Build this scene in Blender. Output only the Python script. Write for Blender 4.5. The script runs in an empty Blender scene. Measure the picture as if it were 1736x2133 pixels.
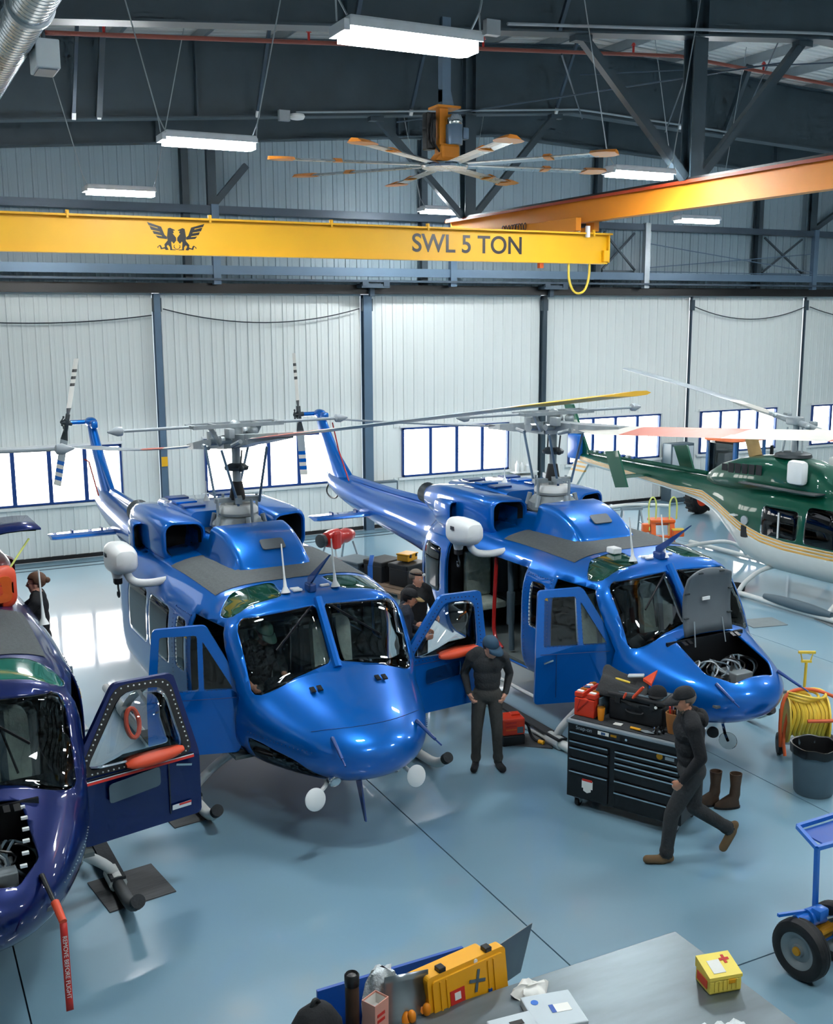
import bpy, bmesh, math, random
import numpy as np
from mathutils import Vector, Matrix
R=math.radians; PI=math.pi
random.seed(7)
scene=bpy.context.scene
# ---------------------------------------------------------------- camera, world, exposure
CH=5.35; YAW,PIT,ROL=0.467402,0.1789,-0.004937
_f=Vector((math.sin(YAW)*math.cos(PIT),math.cos(YAW)*math.cos(PIT),-math.sin(PIT)))
_r=Vector((math.cos(YAW),-math.sin(YAW),0)); _u=_r.cross(_f)
_r2=_r*math.cos(ROL)+_u*math.sin(ROL); _u2=_u*math.cos(ROL)-_r*math.sin(ROL)
cam=bpy.data.cameras.new('camera'); co=bpy.data.objects.new('camera',cam); scene.collection.objects.link(co)
cam.sensor_fit='HORIZONTAL'; cam.sensor_width=36; cam.lens=36*2244.97/1736; cam.clip_start=.1; cam.clip_end=300
mw=Matrix((_r2,_u2,-_f)).transposed().to_4x4(); mw.translation=(0,0,CH); co.matrix_world=mw
scene.camera=co
world=bpy.data.worlds.new('world'); scene.world=world; world.use_nodes=True
bg=world.node_tree.nodes['Background']; bg.inputs[0].default_value=(.85,.93,1,1); bg.inputs[1].default_value=1.0
vs=scene.view_settings
vs.view_transform='Standard'; vs.look='None'; vs.gamma=1; vs.use_curve_mapping=False; vs.exposure=0.36
scene.cycles.use_denoising=True; scene.cycles.use_light_tree=False; scene.cycles.max_bounces=5; scene.cycles.diffuse_bounces=3; scene.cycles.glossy_bounces=3; scene.cycles.use_adaptive_sampling=True; scene.cycles.adaptive_threshold=.05; scene.cycles.adaptive_min_samples=12
scene.cycles.transmission_bounces=4; scene.cycles.transparent_max_bounces=10; scene.cycles.sample_clamp_indirect=6
scene.cycles.caustics_reflective=False; scene.cycles.caustics_refractive=False
LAMP=150; WIN=8; LAMPC=(.95,.985,1.0); WINC=(1.0,.965,.91)
C=scene.collection
# ---------------------------------------------------------------- materials
def srgb(r,g,b):
    f=lambda c:(c/255/12.92 if c<=10.3 else ((c/255+.055)/1.055)**2.4)
    return (f(r),f(g),f(b),1)
M={}
def mat(name,col,rough=.5,metal=0,coat=0,var=.06,scale=6,bump=0,bscale=40,emit=None,spec=.5,coords='Object',aniso=None):
    """principled material with a little procedural colour and gloss variation"""
    m=bpy.data.materials.new(name); m.use_nodes=True; nt=m.node_tree; p=nt.nodes['Principled BSDF']
    c=srgb(*col) if len(col)==3 else col
    L=nt.links.new
    tc=nt.nodes.new('ShaderNodeTexCoord'); nz=nt.nodes.new('ShaderNodeTexNoise'); nz.inputs['Scale'].default_value=scale; nz.inputs['Detail'].default_value=4
    if aniso:
        mp=nt.nodes.new('ShaderNodeMapping'); mp.inputs['Scale'].default_value=aniso; L(tc.outputs[coords],mp.inputs[0]); L(mp.outputs[0],nz.inputs['Vector'])
    else: L(tc.outputs[coords],nz.inputs['Vector'])
    rp=nt.nodes.new('ShaderNodeValToRGB')
    rp.color_ramp.elements[0].position=.3; rp.color_ramp.elements[1].position=.7
    rp.color_ramp.elements[0].color=tuple(x*(1-var) for x in c[:3])+(1,); rp.color_ramp.elements[1].color=tuple(min(1,x*(1+var)) for x in c[:3])+(1,)
    L(nz.outputs['Fac'],rp.inputs[0]); L(rp.outputs[0],p.inputs['Base Color'])
    mr=nt.nodes.new('ShaderNodeMapRange'); mr.inputs[3].default_value=max(.02,rough*.85); mr.inputs[4].default_value=min(1,rough*1.15)
    L(nz.outputs['Fac'],mr.inputs[0]); L(mr.outputs[0],p.inputs['Roughness'])
    p.inputs['Metallic'].default_value=metal; p.inputs['Coat Weight'].default_value=coat; p.inputs['Coat Roughness'].default_value=.04
    p.inputs['Specular IOR Level'].default_value=spec
    if bump:
        n2=nt.nodes.new('ShaderNodeTexNoise'); n2.inputs['Scale'].default_value=bscale; L(tc.outputs[coords],n2.inputs['Vector'])
        b=nt.nodes.new('ShaderNodeBump'); b.inputs['Strength'].default_value=bump; b.inputs['Distance'].default_value=.02; L(n2.outputs['Fac'],b.inputs['Height']); L(b.outputs[0],p.inputs['Normal'])
    if emit:
        p.inputs['Emission Color'].default_value=tuple(emit[0])+(1,); p.inputs['Emission Strength'].default_value=emit[1]
    M[name]=m; return m
def glass(name,tint=(.9,.95,.95),refl=1.0,rough=.02,alpha=.92):
    m=bpy.data.materials.new(name); m.use_nodes=True; nt=m.node_tree; nt.nodes.clear(); L=nt.links.new
    o=nt.nodes.new('ShaderNodeOutputMaterial'); mx=nt.nodes.new('ShaderNodeMixShader'); t=nt.nodes.new('ShaderNodeBsdfTransparent'); g=nt.nodes.new('ShaderNodeBsdfGlossy')
    fr=nt.nodes.new('ShaderNodeFresnel'); fr.inputs[0].default_value=1.5
    nz=nt.nodes.new('ShaderNodeTexNoise'); nz.inputs['Scale'].default_value=3
    rp=nt.nodes.new('ShaderNodeValToRGB'); rp.color_ramp.elements[0].color=tuple(c*.94 for c in tint)+(1,); rp.color_ramp.elements[1].color=tuple(tint)+(1,)
    L(nz.outputs['Fac'],rp.inputs[0]); L(rp.outputs[0],t.inputs[0])
    mu=nt.nodes.new('ShaderNodeMath'); mu.operation='MULTIPLY'; mu.inputs[1].default_value=refl; L(fr.outputs[0],mu.inputs[0])
    g.inputs['Roughness'].default_value=rough; g.inputs['Color'].default_value=(.95,.97,1,1)
    L(mu.outputs[0],mx.inputs[0]); L(t.outputs[0],mx.inputs[1]); L(g.outputs[0],mx.inputs[2]); L(mx.outputs[0],o.inputs[0])
    M[name]=m; return m
# building
def floor_mat():
    m=mat('floor_epoxy',(116,152,170),.12,var=.05,scale=.5,coat=1.0)
    nt=m.node_tree;p=nt.nodes['Principled BSDF'];L=nt.links.new
    tc=nt.nodes.new('ShaderNodeTexCoord')
    a=nt.nodes.new('ShaderNodeTexNoise');a.inputs['Scale'].default_value=.8;a.inputs['Detail'].default_value=6;L(tc.outputs['Object'],a.inputs['Vector'])
    mr=nt.nodes.new('ShaderNodeMapRange');mr.inputs[1].default_value=.3;mr.inputs[2].default_value=.7;mr.inputs[3].default_value=.035;mr.inputs[4].default_value=.09;L(a.outputs['Fac'],mr.inputs[0]);L(mr.outputs[0],p.inputs['Coat Roughness']);[nt.links.remove(l) for l in list(p.inputs['Roughness'].links)];p.inputs['Roughness'].default_value=.42
    b=nt.nodes.new('ShaderNodeTexNoise');b.inputs['Scale'].default_value=2.2;L(tc.outputs['Object'],b.inputs['Vector'])
    bm=nt.nodes.new('ShaderNodeBump');bm.inputs['Strength'].default_value=.03;bm.inputs['Distance'].default_value=.02;L(b.outputs['Fac'],bm.inputs['Height']);L(bm.outputs[0],p.inputs['Normal']);L(bm.outputs[0],p.inputs['Coat Normal'])
floor_mat()
mat('joint',(45,62,74),.7)
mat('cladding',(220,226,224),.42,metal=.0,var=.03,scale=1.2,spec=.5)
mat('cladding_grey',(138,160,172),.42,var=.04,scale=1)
mat('deck',(232,234,232),.5,var=.03,scale=1)
mat('steel',(54,70,80),.4,metal=.1,var=.12,scale=2)
mat('steel_light',(92,116,138),.38,metal=.3,var=.08,scale=2)
mat('steel_mid',(62,78,92),.38,metal=.3,var=.1,scale=2)
mat('pale_steel',(160,170,176),.35,metal=.5,var=.05)
mat('win_frame',(14,58,124),.4,var=.05)
mat('black_rubber',(14,16,19),.6,var=.15)
mat('galv',(168,178,182),.28,metal=.85,var=.08,scale=8)
mat('pipe_red',(120,58,46),.5)
mat('red',(176,30,24),.35,coat=.3)
mat('orange',(214,92,22),.45)
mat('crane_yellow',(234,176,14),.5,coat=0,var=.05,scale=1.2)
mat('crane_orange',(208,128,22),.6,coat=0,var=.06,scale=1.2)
mat('crane_rail',(150,52,20),.5)
mat('black_paint',(14,15,18),.35,var=.1)
mat('white_paint',(222,226,226),.35,var=.02)
mat('lamp',(250,250,250),.4,emit=(LAMPC,LAMP))
mat('lamp_body',(190,198,204),.4)
mat('pane_glow',(235,235,230),.05,emit=(WINC,WIN),spec=.5)
mat('cable',(30,40,48),.6)
# aircraft
mat('blue_paint',(0,99,190),.32,metal=.45,coat=1.0,var=.015,scale=2,spec=.2)
mat('blue_dark',(4,54,120),.35,coat=.6,var=.06)
mat('maroon',(84,16,28),.35,coat=.6)
mat('navy_paint',(0,24,84),.35,metal=.4,coat=.8,var=.03,scale=2,spec=.2)
mat('green_paint',(0,74,56),.4,metal=.2,coat=.6,var=.02,scale=2,spec=.2)
mat('cream_paint',(206,212,208),.35,coat=.5,var=.02)
mat('stripe_yellow',(222,170,84),.4,coat=.4)
mat('interior',(30,34,38),.8,var=.2,scale=5)
mat('interior_grey',(88,98,98),.7,var=.1)
mat('seat_fabric',(172,186,174),.9,var=.12,scale=14,bump=.3)
mat('walkway',(78,84,86),.9,var=.18,scale=30,bump=.4,bscale=120)
mat('duct_black',(6,7,9),.8)
mat('hub_grey',(150,160,164),.4,metal=.4,var=.1,scale=10)
mat('hub_dark',(52,60,64),.45,metal=.4,var=.15,scale=10)
mat('blade_grey',(150,160,166),.4,var=.05)
mat('blade_white',(214,212,204),.4,var=.03)
mat('blade_red',(196,104,84),.45,var=.05)
mat('blade_yellow',(232,178,44),.4)
mat('primer_green',(104,112,40),.6)
mat('skid_white',(206,210,208),.4,var=.06)
mat('skid_dark',(58,62,64),.7,var=.15)
mat('panel_grey',(88,96,102),.55,var=.06)
mat('orange_cover',(214,72,36),.5)
mat('grip_dark',(40,44,48),.85,var=.2,scale=20,bump=.3)
mat('glass_teal',(40,110,96),.08,coat=1,var=.2,scale=3)
glass('glass_clear',(.86,.9,.9)); glass('glass_smoke',(.30,.34,.33)); glass('glass_dark',(.12,.14,.15)); mat('glass_green',(16,62,46),.06,coat=1,var=.3,scale=4); glass('glass_bubble',(.93,.96,.97),1.3)
# people, props
mat('skin',(205,150,125),.55,var=.05); mat('skin_tan',(186,128,100),.55,var=.05)
mat('cloth_black',(20,22,26),.9,var=.2,scale=16,bump=.3); mat('cloth_char',(44,46,48),.9,var=.18,scale=14,bump=.3); mat('cloth_grey',(58,58,56),.9,var=.15,scale=14,bump=.3)
mat('cloth_navy',(22,30,44),.9,var=.15,scale=14,bump=.3); mat('cloth_teal',(30,62,84),.85,var=.1,scale=16); mat('cloth_tan',(158,132,88),.9,var=.1); mat('tshirt_grey',(120,128,130),.9)
mat('cap_green',(92,130,112),.9)
mat('hair_brown',(92,62,44),.7,var=.25,scale=30); mat('hair_dark',(40,32,28),.8,var=.2); mat('hair_grey',(110,98,88),.8,var=.2)
mat('leather_brown',(66,48,34),.7,var=.2,scale=10); mat('suede',(104,82,56),.85,var=.15); mat('eye_white',(225,220,215),.3); mat('lip',(160,88,80),.5)
mat('plastic_black',(20,23,27),.5,var=.1); mat('plastic_grey',(74,92,102),.5,var=.05); mat('plastic_yellow',(226,160,20),.4,var=.04); mat('pale_yellow',(236,214,92),.45,var=.03)
mat('toolbox_red',(196,52,26),.4,var=.05); mat('hose_yellow',(222,190,62),.5); mat('hose_orange',(206,88,40),.5); mat('bin_blue',(18,76,160),.45)
mat('orange_plastic',(238,140,26),.4); mat('tan_leather',(150,98,50),.7,var=.15); mat('paper',(226,226,220),.8,var=.02); mat('box_pink',(206,148,132),.8,var=.05)
mat('alu_sheet',(142,150,154),.3,metal=.9,var=.12,scale=2.5,aniso=(1,6,1)); mat('bench_steel',(112,124,130),.36,metal=.8,var=.16,scale=1.6,aniso=(1,4,1))
mat('light_box',(182,194,200),.5,var=.03); mat('wheel_grey',(120,130,134),.4,metal=.3); mat('gold_metal',(196,136,34),.3,metal=.7); mat('mat_floor',(66,68,70),.75,var=.35,scale=4,aniso=(1,14,1))
mat('mat_grey',(112,122,126),.7,var=.1); mat('lime_yellow',(196,206,110),.45); mat('canopy_orange',(224,116,70),.6)
mat('tractor_blue',(26,92,150),.4); mat('chrome',(200,205,208),.12,metal=1)
mat('sticker_red',(196,40,30),.5); mat('blue_equip',(20,100,190),.35,coat=.3); mat('wood',(132,112,92),.7,var=.15); mat('screen_blue',(60,90,130),.3); mat('bag_clear',(205,214,216),.3,var=.08,scale=20,bump=.6)
# ---------------------------------------------------------------- mesh helpers
def obj(name,bm,m=None,parent=None,smooth=None,loc=None,rot=None):
    if isinstance(bm,bmesh.types.BMesh):
        me=bpy.data.meshes.new(name)
        bmesh.ops.recalc_face_normals(bm,faces=bm.faces[:])
        if smooth:
            for f in bm.faces: f.smooth=True
            lim=R(smooth) if smooth is not True else R(40)
            for e in bm.edges:
                if len(e.link_faces)==2 and e.calc_face_angle(0)>lim: e.smooth=False
        bm.to_mesh(me); bm.free()
    else: me=bm
    o=bpy.data.objects.new(name,me); C.objects.link(o)
    if m is not None and not (len(me.materials)):
        for q in (m if isinstance(m,(list,tuple)) else [m]): me.materials.append(M[q] if isinstance(q,str) else q)
    if parent: o.parent=parent
    if loc is not None: o.location=loc
    if rot is not None: o.rotation_euler=rot
    return o
def tag(o,label,cat,group=None,kind=None):
    o['label']=label; o['category']=cat
    if group: o['group']=group
    if kind: o['kind']=kind
    return o
def empty(name,loc=(0,0,0),rz=0,label=None,cat=None,group=None,kind=None):
    o=bpy.data.objects.new(name,None); C.objects.link(o); o.location=loc; o.rotation_euler=(0,0,rz); o.empty_display_size=.2
    if label: tag(o,label,cat,group,kind)
    return o
def B(): return bmesh.new()
def frame(z):
    z=Vector(z).normalized(); a=Vector((0,0,1)) if abs(z.z)<.9 else Vector((1,0,0)); x=a.cross(z).normalized(); return x,z.cross(x),z
def box(bm,c,s,rot=None,bev=0):
    ret=bmesh.ops.create_cube(bm,size=1); vs_=ret['verts']
    for v in vs_: v.co=Vector((v.co.x*s[0],v.co.y*s[1],v.co.z*s[2]))
    if bev:
        es=list({e for v in vs_ for e in v.link_edges}); r=bmesh.ops.bevel(bm,geom=es,offset=bev,segments=2,affect='EDGES',profile=.5); vs_=list({v for f in r['faces'] for v in f.verts}|set(v for v in vs_ if v.is_valid))
    if rot is not None:
        mt=rot if isinstance(rot,Matrix) else (Matrix.Rotation(rot[2],3,'Z')@Matrix.Rotation(rot[1],3,'Y')@Matrix.Rotation(rot[0],3,'X'))
        for v in vs_: v.co=mt@v.co
    for v in vs_: v.co+=Vector(c)
    return vs_
def beam(bm,p0,p1,w,h,up=(0,0,1)):
    p0=Vector(p0);p1=Vector(p1);d=p1-p0;z=d.normalized();u=Vector(up)
    if abs(z.dot(u))>.98:u=Vector((0,1,0))
    x=z.cross(u).normalized();y=x.cross(z)
    return box(bm,(p0+p1)/2,(w,h,d.length),Matrix((x,y,z)).transposed())
def ibeam(bm,p0,p1,w,h,t=.02,up=(0,0,1)):
    p0=Vector(p0);p1=Vector(p1);z=(p1-p0).normalized();u=Vector(up);x=z.cross(u).normalized();y=x.cross(z)
    for off,ww,hh in ((y*(h/2-t/2),w,t),(-y*(h/2-t/2),w,t),(y*0,t,h-2*t)): beam(bm,p0+off,p1+off,ww,hh,up)
def rings(bm,rs,closed=True,cap=(True,True)):
    """rs: list of lists of points; bridges consecutive rings"""
    vv=[[bm.verts.new(p) for p in r] for r in rs]; n=len(vv[0])
    for a,b in zip(vv,vv[1:]):
        for i in range(n if closed else n-1):
            j=(i+1)%n
            try: bm.faces.new((a[i],a[j],b[j],b[i]))
            except ValueError: pass
    if closed:
        if cap[0]: bm.faces.new(vv[0][::-1])
        if cap[1]: bm.faces.new(vv[-1])
    return vv
def cyl(bm,p0,p1,r0,r1=None,n=12,cap=True):
    r1=r0 if r1 is None else r1; p0=Vector(p0);p1=Vector(p1);x,y,z=frame(p1-p0)
    return rings(bm,[[p+(x*math.cos(a)+y*math.sin(a))*r for a in [2*PI*i/n for i in range(n)]] for p,r in ((p0,r0),(p1,r1))],cap=(cap,cap))
def tube(bm,pts,r,n=8,closed=False,smooth=0):
    pts=[Vector(p) for p in pts]
    for _ in range(smooth):
        q=[]
        m=len(pts)
        for i in range(m if closed else m-1):
            a,b=pts[i],pts[(i+1)%m]; q+=[a*.75+b*.25,a*.25+b*.75]
        if not closed: q=[pts[0]]+q+[pts[-1]]
        pts=q
    m=len(pts); rad=r if isinstance(r,(list,tuple)) else None
    rs=[];px=None
    for i,p in enumerate(pts):
        a=pts[i-1] if (i>0 or closed) else pts[i]; b=pts[(i+1)%m] if (i<m-1 or closed) else pts[i]
        z=(b-a).normalized()
        if px is None: x,y,_=frame(z)
        else:
            x=(px-z*px.dot(z)); x=x.normalized() if x.length>1e-6 else frame(z)[0]
            y=z.cross(x)
        px=x; rr=rad[min(len(rad)-1,int(i*len(rad)/m))] if rad else r
        rs.append([p+(x*math.cos(t)+y*math.sin(t))*rr for t in [2*PI*k/n for k in range(n)]])
    if closed: rs.append(rs[0])
    if closed:
        vv=[[bm.verts.new(p) for p in q] for q in rs[:-1]]; vv.append(vv[0])
        for a,b in zip(vv,vv[1:]):
            for i in range(n): bm.faces.new((a[i],a[(i+1)%n],b[(i+1)%n],b[i]))
    else: rings(bm,rs)
def lathe(bm,prof,c=(0,0,0),axis=(0,0,1),n=24,cap=True):
    """prof: (radius, height) pairs"""
    x,y,z=frame(axis); c=Vector(c)
    return rings(bm,[[c+z*h+(x*math.cos(a)+y*math.sin(a))*max(r,1e-4) for a in [2*PI*i/n for i in range(n)]] for r,h in prof],cap=(cap,cap))
def prism(bm,poly,z0,z1,f=None):
    """extrude polygon (2D) from z0 to z1; f maps (a,b,c)->point"""
    f=f or (lambda a,b,c:(a,b,c))
    return rings(bm,[[Vector(f(a,b,z0)) for a,b in poly],[Vector(f(a,b,z1)) for a,b in poly]])
def ball(bm,c,s,u=16,v=10,rot=None):
    r=bmesh.ops.create_uvsphere(bm,u_segments=u,v_segments=v,radius=1)
    s=(s,s,s) if not isinstance(s,(tuple,list)) else s
    for q in r['verts']:
        q.co=Vector((q.co.x*s[0],q.co.y*s[1],q.co.z*s[2]))
        if rot is not None: q.co=rot@q.co
        q.co+=Vector(c)
    return r['verts']
def rrect(w,h,r,n=4):
    """rounded rectangle outline centred on 0"""
    o=[]
    for cx,cy,a0 in ((w/2-r,h/2-r,0),(-w/2+r,h/2-r,90),(-w/2+r,-h/2+r,180),(w/2-r,-h/2+r,270)):
        for k in range(n+1):
            a=R(a0+90*k/n); o.append((cx+r*math.cos(a),cy+r*math.sin(a)))
    return o
def text_mesh(name,s,size,m,parent=None,loc=(0,0,0),rot=(0,0,0),ext=.002,align='CENTER',bold=0):
    cu=bpy.data.curves.new(name,'FONT'); cu.body=s; cu.size=size; cu.extrude=ext; cu.align_x=align; cu.align_y='CENTER'; cu.offset=bold
    t=bpy.data.objects.new(name,cu); C.objects.link(t)
    dg=bpy.context.evaluated_depsgraph_get(); me=bpy.data.meshes.new_from_object(t.evaluated_get(dg)); me.name=name
    bpy.data.objects.remove(t); o=bpy.data.objects.new(name,me); C.objects.link(o); me.materials.clear(); me.materials.append(M[m])
    if parent: o.parent=parent
    o.location=loc; o.rotation_euler=rot; return o
# ================================================================ the building
YW=24.8; XL,XR,YB=-6.0,34.0,-7.0
def zb(x): return 9.84-.085*(14.6-x) if x<14.6 else 9.84-.042*(x-14.6)
# floor: dark sub-base with slabs, joints left open between them
bm=B(); box(bm,((XL+XR)/2,(YB+25)/2,-.06),(XR-XL,25-YB,.08)); floor=obj('floor',bm,'joint'); tag(floor,'glossy pale blue grey epoxy hangar floor','floor',kind='structure')
xs=[XL,-3.43,.70,4.83,8.96,13.09,17.22,21.35,25.48,29.61,XR]; ys=[YB,6.11,24.9]; J=.007
for i in range(len(xs)-1):
    for j in range(2):
        bm=B(); box(bm,((xs[i]+xs[i+1])/2,(ys[j]+ys[j+1])/2,-.01),(xs[i+1]-xs[i]-2*J,ys[j+1]-ys[j]-2*J,.02)); obj('slab',bm,'floor_epoxy',floor)
# side and rear walls (out of the picture) close the hall
def plainwall(name,c,s,label): bm=B(); box(bm,c,s); tag(obj(name,bm,'cladding'),label,'wall',kind='structure')
plainwall('wall_left',(XL-.1,9,5.6),(.2,32,11.2),'pale metal side wall behind the navy helicopter')
plainwall('wall_right',(XR+.1,9,5.6),(.2,32,11.2),'pale metal side wall beyond the green helicopter')
plainwall('wall_front',((XL+XR)/2,YB-.1,5.6),(XR-XL,.2,11.2),'pale metal wall opposite the hangar doors')
# ribbed cladding sheet, one shared mesh per width, height 1 (scaled)
_clad={}
def clad_mesh(w,m):
    k=(round(w,3),m)
    if k in _clad: return _clad[k]
    bm=B(); e=w/2
    prof=[(-e,0),(-e+.012,0),(-e+.02,-.022),(-e+.05,-.022),(-e+.058,0),(-.03,0),(-.02,-.006),(.02,-.006),(.03,0),(e,0),(e,.02),(-e,.02)]
    rings(bm,[[(a,b,0) for a,b in prof],[(a,b,1) for a,b in prof]])
    me=bpy.data.meshes.new('cladding_panel'); bmesh.ops.recalc_face_normals(bm,faces=bm.faces[:]); bm.to_mesh(me); bm.free(); _clad[k]=me; return me
def clad(parent,x,y,z0,z1,w,m):
    me=clad_mesh(w,m)
    if not me.materials: me.materials.append(M[m])
    o=bpy.data.objects.new('cladding_panel',me); C.objects.link(o); o.location=(x,y,z0); o.scale=(1,1,z1-z0)
    if parent: o.parent=parent
    return o
# sliding hangar doors with ribbon windows
def hangar_door(n,x0,x1,wx0,wx1,dy,label):
    root=empty('door_%d'%n,(0,0,0),0,label,'hangar door',kind='structure')
    y=YW+dy; W0,W1=1.33,2.51; top=5.87
    N=max(1,round((x1-x0)/.29)); w=(x1-x0)/N
    for i in range(N):
        xc=x0+(i+.5)*w
        if wx0 is not None and xc+w/2>wx0-.02 and xc-w/2<wx1+.02:
            clad(root,xc,y,.1,W0-.05,w,'cladding'); clad(root,xc,y,W1+.05,top,w,'cladding')
            if xc-w/2<wx0-.06: bm=B(); box(bm,((xc-w/2+wx0-.05)/2,y+.01,(W0+W1)/2),(wx0-.05-xc+w/2,.02,W1-W0+.12)); obj('side_filler',bm,'cladding',root)
            if xc+w/2>wx1+.06: bm=B(); box(bm,((xc+w/2+wx1+.05)/2,y+.01,(W0+W1)/2),(xc+w/2-wx1-.05,.02,W1-W0+.12)); obj('side_filler',bm,'cladding',root)
        else: clad(root,xc,y,.1,top,w,'cladding')
    bm=B(); box(bm,((x0+x1)/2,y-.005,top+.02),(x1-x0,.08,.05)); obj('top_rail',bm,'white_paint',root)
    bm=B(); box(bm,((x0+x1)/2,y-.01,.055),(x1-x0,.06,.09)); obj('bottom_seal',bm,'black_rubber',root)
    if wx0 is not None:
        wd=empty('window',(0,0,0)); wd.parent=root
        bm=B()
        for z in (W0-.02,W1+.02): box(bm,((wx0+wx1)/2,y-.02,z),(wx1-wx0+.1,.09,.045))
        for x in (wx0-.02,wx1+.02): box(bm,(x,y-.02,(W0+W1)/2),(.045,.09,W1-W0+.08))
        obj('window_frame',bm,'win_frame',wd)
        bm=B(); box(bm,((wx0+wx1)/2,y-.035,W0-.09),(wx1-wx0+.3,.07,.07)); obj('window_sill',bm,'white_paint',wd)
        bm=B(); box(bm,((wx0+wx1)/2,y-.03,W1+.08),(wx1-wx0+.2,.05,.05)); obj('window_head',bm,'white_paint',wd)
        p=(wx1-wx0)/4
        for k in range(4):
            bm=B(); box(bm,(wx0+(k+.5)*p,y+.01,(W0+W1)/2),(p-.03,.012,W1-W0)); obj('pane',bm,'pane_glow',wd)
            if k: bm=B(); box(bm,(wx0+k*p,y-.015,(W0+W1)/2),(.09,.07,W1-W0)); obj('mullion',bm,'win_frame',wd)
    return root
hangar_door(1,.73,5.84,1.87,4.94,0,'white ribbed hangar door nearest the left edge with window behind a tail rotor')
hangar_door(2,6.02,10.98,6.96,10.03,0,'white ribbed hangar door behind the middle blue helicopter mast')
hangar_door(3,11.26,16.26,12.14,15.25,0,'white ribbed hangar door between the two thick steel columns')
hangar_door(4,16.42,21.4,17.30,20.41,0,'white ribbed hangar door behind the tail of the green helicopter')
hangar_door(5,21.47,25.9,22.02,24.96,0,'white ribbed hangar door behind the orange roofed tractor')
hangar_door(6,25.97,31.2,26.56,29.7,0,'white ribbed hangar door at the right edge of the row')
plainwall('wall_1',((XL+.73)/2,24.9,3),(.73-XL,.2,6),'pale wall left of the hangar doors'); plainwall('wall_2',(32.6,24.9,3),(2.8,.2,6),'pale wall right of the hangar doors')
for n,(x,w,m,l) in enumerate(((5.93,.14,'steel_light','slim blue grey steel column with yellow tag'),(11.12,.22,'steel_light','thick blue grey steel column behind the crane legend'),(16.34,.12,'steel','dark steel column behind the right blue helicopter mast'),(21.435,.05,'steel_mid','thin steel post left of the tractor'),(25.935,.05,'steel_mid','thin steel post above the green helicopter rotor'))):
    bm=B(); ibeam(bm,(x,YW-.06,0),(x,YW-.06,5.9),w,.2 if w>.1 else .06,.03 if w>.1 else .012,up=(0,1,0)); 
    c=obj('column',bm,m); tag(c,l,'column',kind='structure')
    bm=B(); box(bm,(x,YW-.1,5.65),(w+.06,.1,.3)); obj('guide_bracket',bm,'steel',c)
    if n==0: bm=B(); box(bm,(x,YW-.175,2.1),(.14,.02,.22)); obj('tag_plate',bm,'crane_yellow',c)
# upper wall
wb=empty('wall_back',(0,0,0),0,'grey blue ribbed cladding wall above the hangar doors','wall',kind='structure')
w=.30
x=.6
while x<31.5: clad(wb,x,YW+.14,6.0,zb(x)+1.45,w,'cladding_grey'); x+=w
# door head steelwork
def sbeam(name,p0,p1,w,h,m,label,shape='box',cat='beam',up=(0,0,1)):
    bm=B(); (ibeam(bm,p0,p1,w,h,.025,up) if shape=='i' else beam(bm,p0,p1,w,h,up)); return tag(obj(name,bm,m),label,cat,kind='structure')
sbeam('door_guide_beam',(.7,24.58,6.02),(31.2,24.58,6.02),.24,.22,'black_paint','black guide track running above the hangar doors')
sbeam('header_beam',(.7,24.3,6.42),(31.2,24.3,6.42),.12,.2,'steel_light','grey steel header beam running under the yellow crane')
sbeam('header_shelf',(.7,24.35,6.21),(31.2,24.35,6.21),.45,.05,'steel_mid','flat steel shelf plate between header beam and door track')
sbeam('wind_beam',(.7,24.35,7.74),(31.2,24.35,7.74),.2,.17,'steel_mid','long steel wind beam crossing the upper wall')
for n,x in enumerate((1.1,7.22,13.3,19.36,25.7)):
    w_=('leftmost','beneath the winged emblem','just left of the crane beam end','pale, right of the crane beam end','near the right edge of the picture')[n]
    c=sbeam('header_post',(x,24.27,6.1),(x,24.27,7.85),.17,.14,'steel_light' if n!=3 else 'pale_steel','short steel post on the door header, '+w_,cat='post',up=(0,1,0))
for n,x in enumerate((6.68,12.69,18.0,23.83)):
    sbeam('wall_column',(x,24.72,6.12),(x,24.72,zb(x)-.02),.16,.24,'steel','dark steel wall column above the doors, number %s from the left'%('one','two','three','four')[n],'i',cat='column',up=(0,1,0))
for n,(xa,xb_) in enumerate(((18.12,19.2),(23.95,25.5))):
    bm=B()
    beam(bm,(xa,24.6,6.6),(xb_,24.6,7.6),.05,.05); beam(bm,(xa,24.55,7.6),(xb_,24.55,6.6),.05,.05); beam(bm,(xa,24.6,6.55),(xb_,24.6,6.55),.08,.08)
    tag(obj('cross_brace',bm,'steel'),('small X shaped steel brace next to the crane beam end','small X shaped steel brace on the upper wall at far right')[n],'brace',kind='structure')
for n,(xa,xb_) in enumerate(((7.25,8.05),(25.75,27.3))):
    sbeam('knee_brace',(xa,24.45,7.85),(xb_,24.45,8.75),.14,.14,'steel',('slanting knee brace above the winged emblem','slanting knee brace above the wall at far right')[n],cat='brace')
sbeam('wall_post',(7.22,24.45,7.84),(7.22,24.45,zb(7.22)-.1),.2,.14,'steel','dark steel post standing beside the slanting knee brace','i',cat='post',up=(0,1,0))
sbeam('wall_post',(25.72,24.45,7.84),(25.72,24.45,zb(25.7)-.1),.25,.14,'steel','dark steel post on the upper wall at far right','i',cat='post',up=(0,1,0))
for n,(a,b_) in enumerate((((19.45,24.25,7.3),(25.6,24.25,6.62)),((19.45,24.25,6.66),(25.6,24.25,7.15)),((19.45,24.25,6.55),(31,24.25,6.55)))):
    bm=B(); cyl(bm,a,b_,.014,n=6); tag(obj('tie_rod',bm,'steel_light'),('thin tie rod sloping down to the right above the doors','thin tie rod sloping up to the right above the doors','level thin rod just over the door header')[n],'rod',kind='structure')
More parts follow.
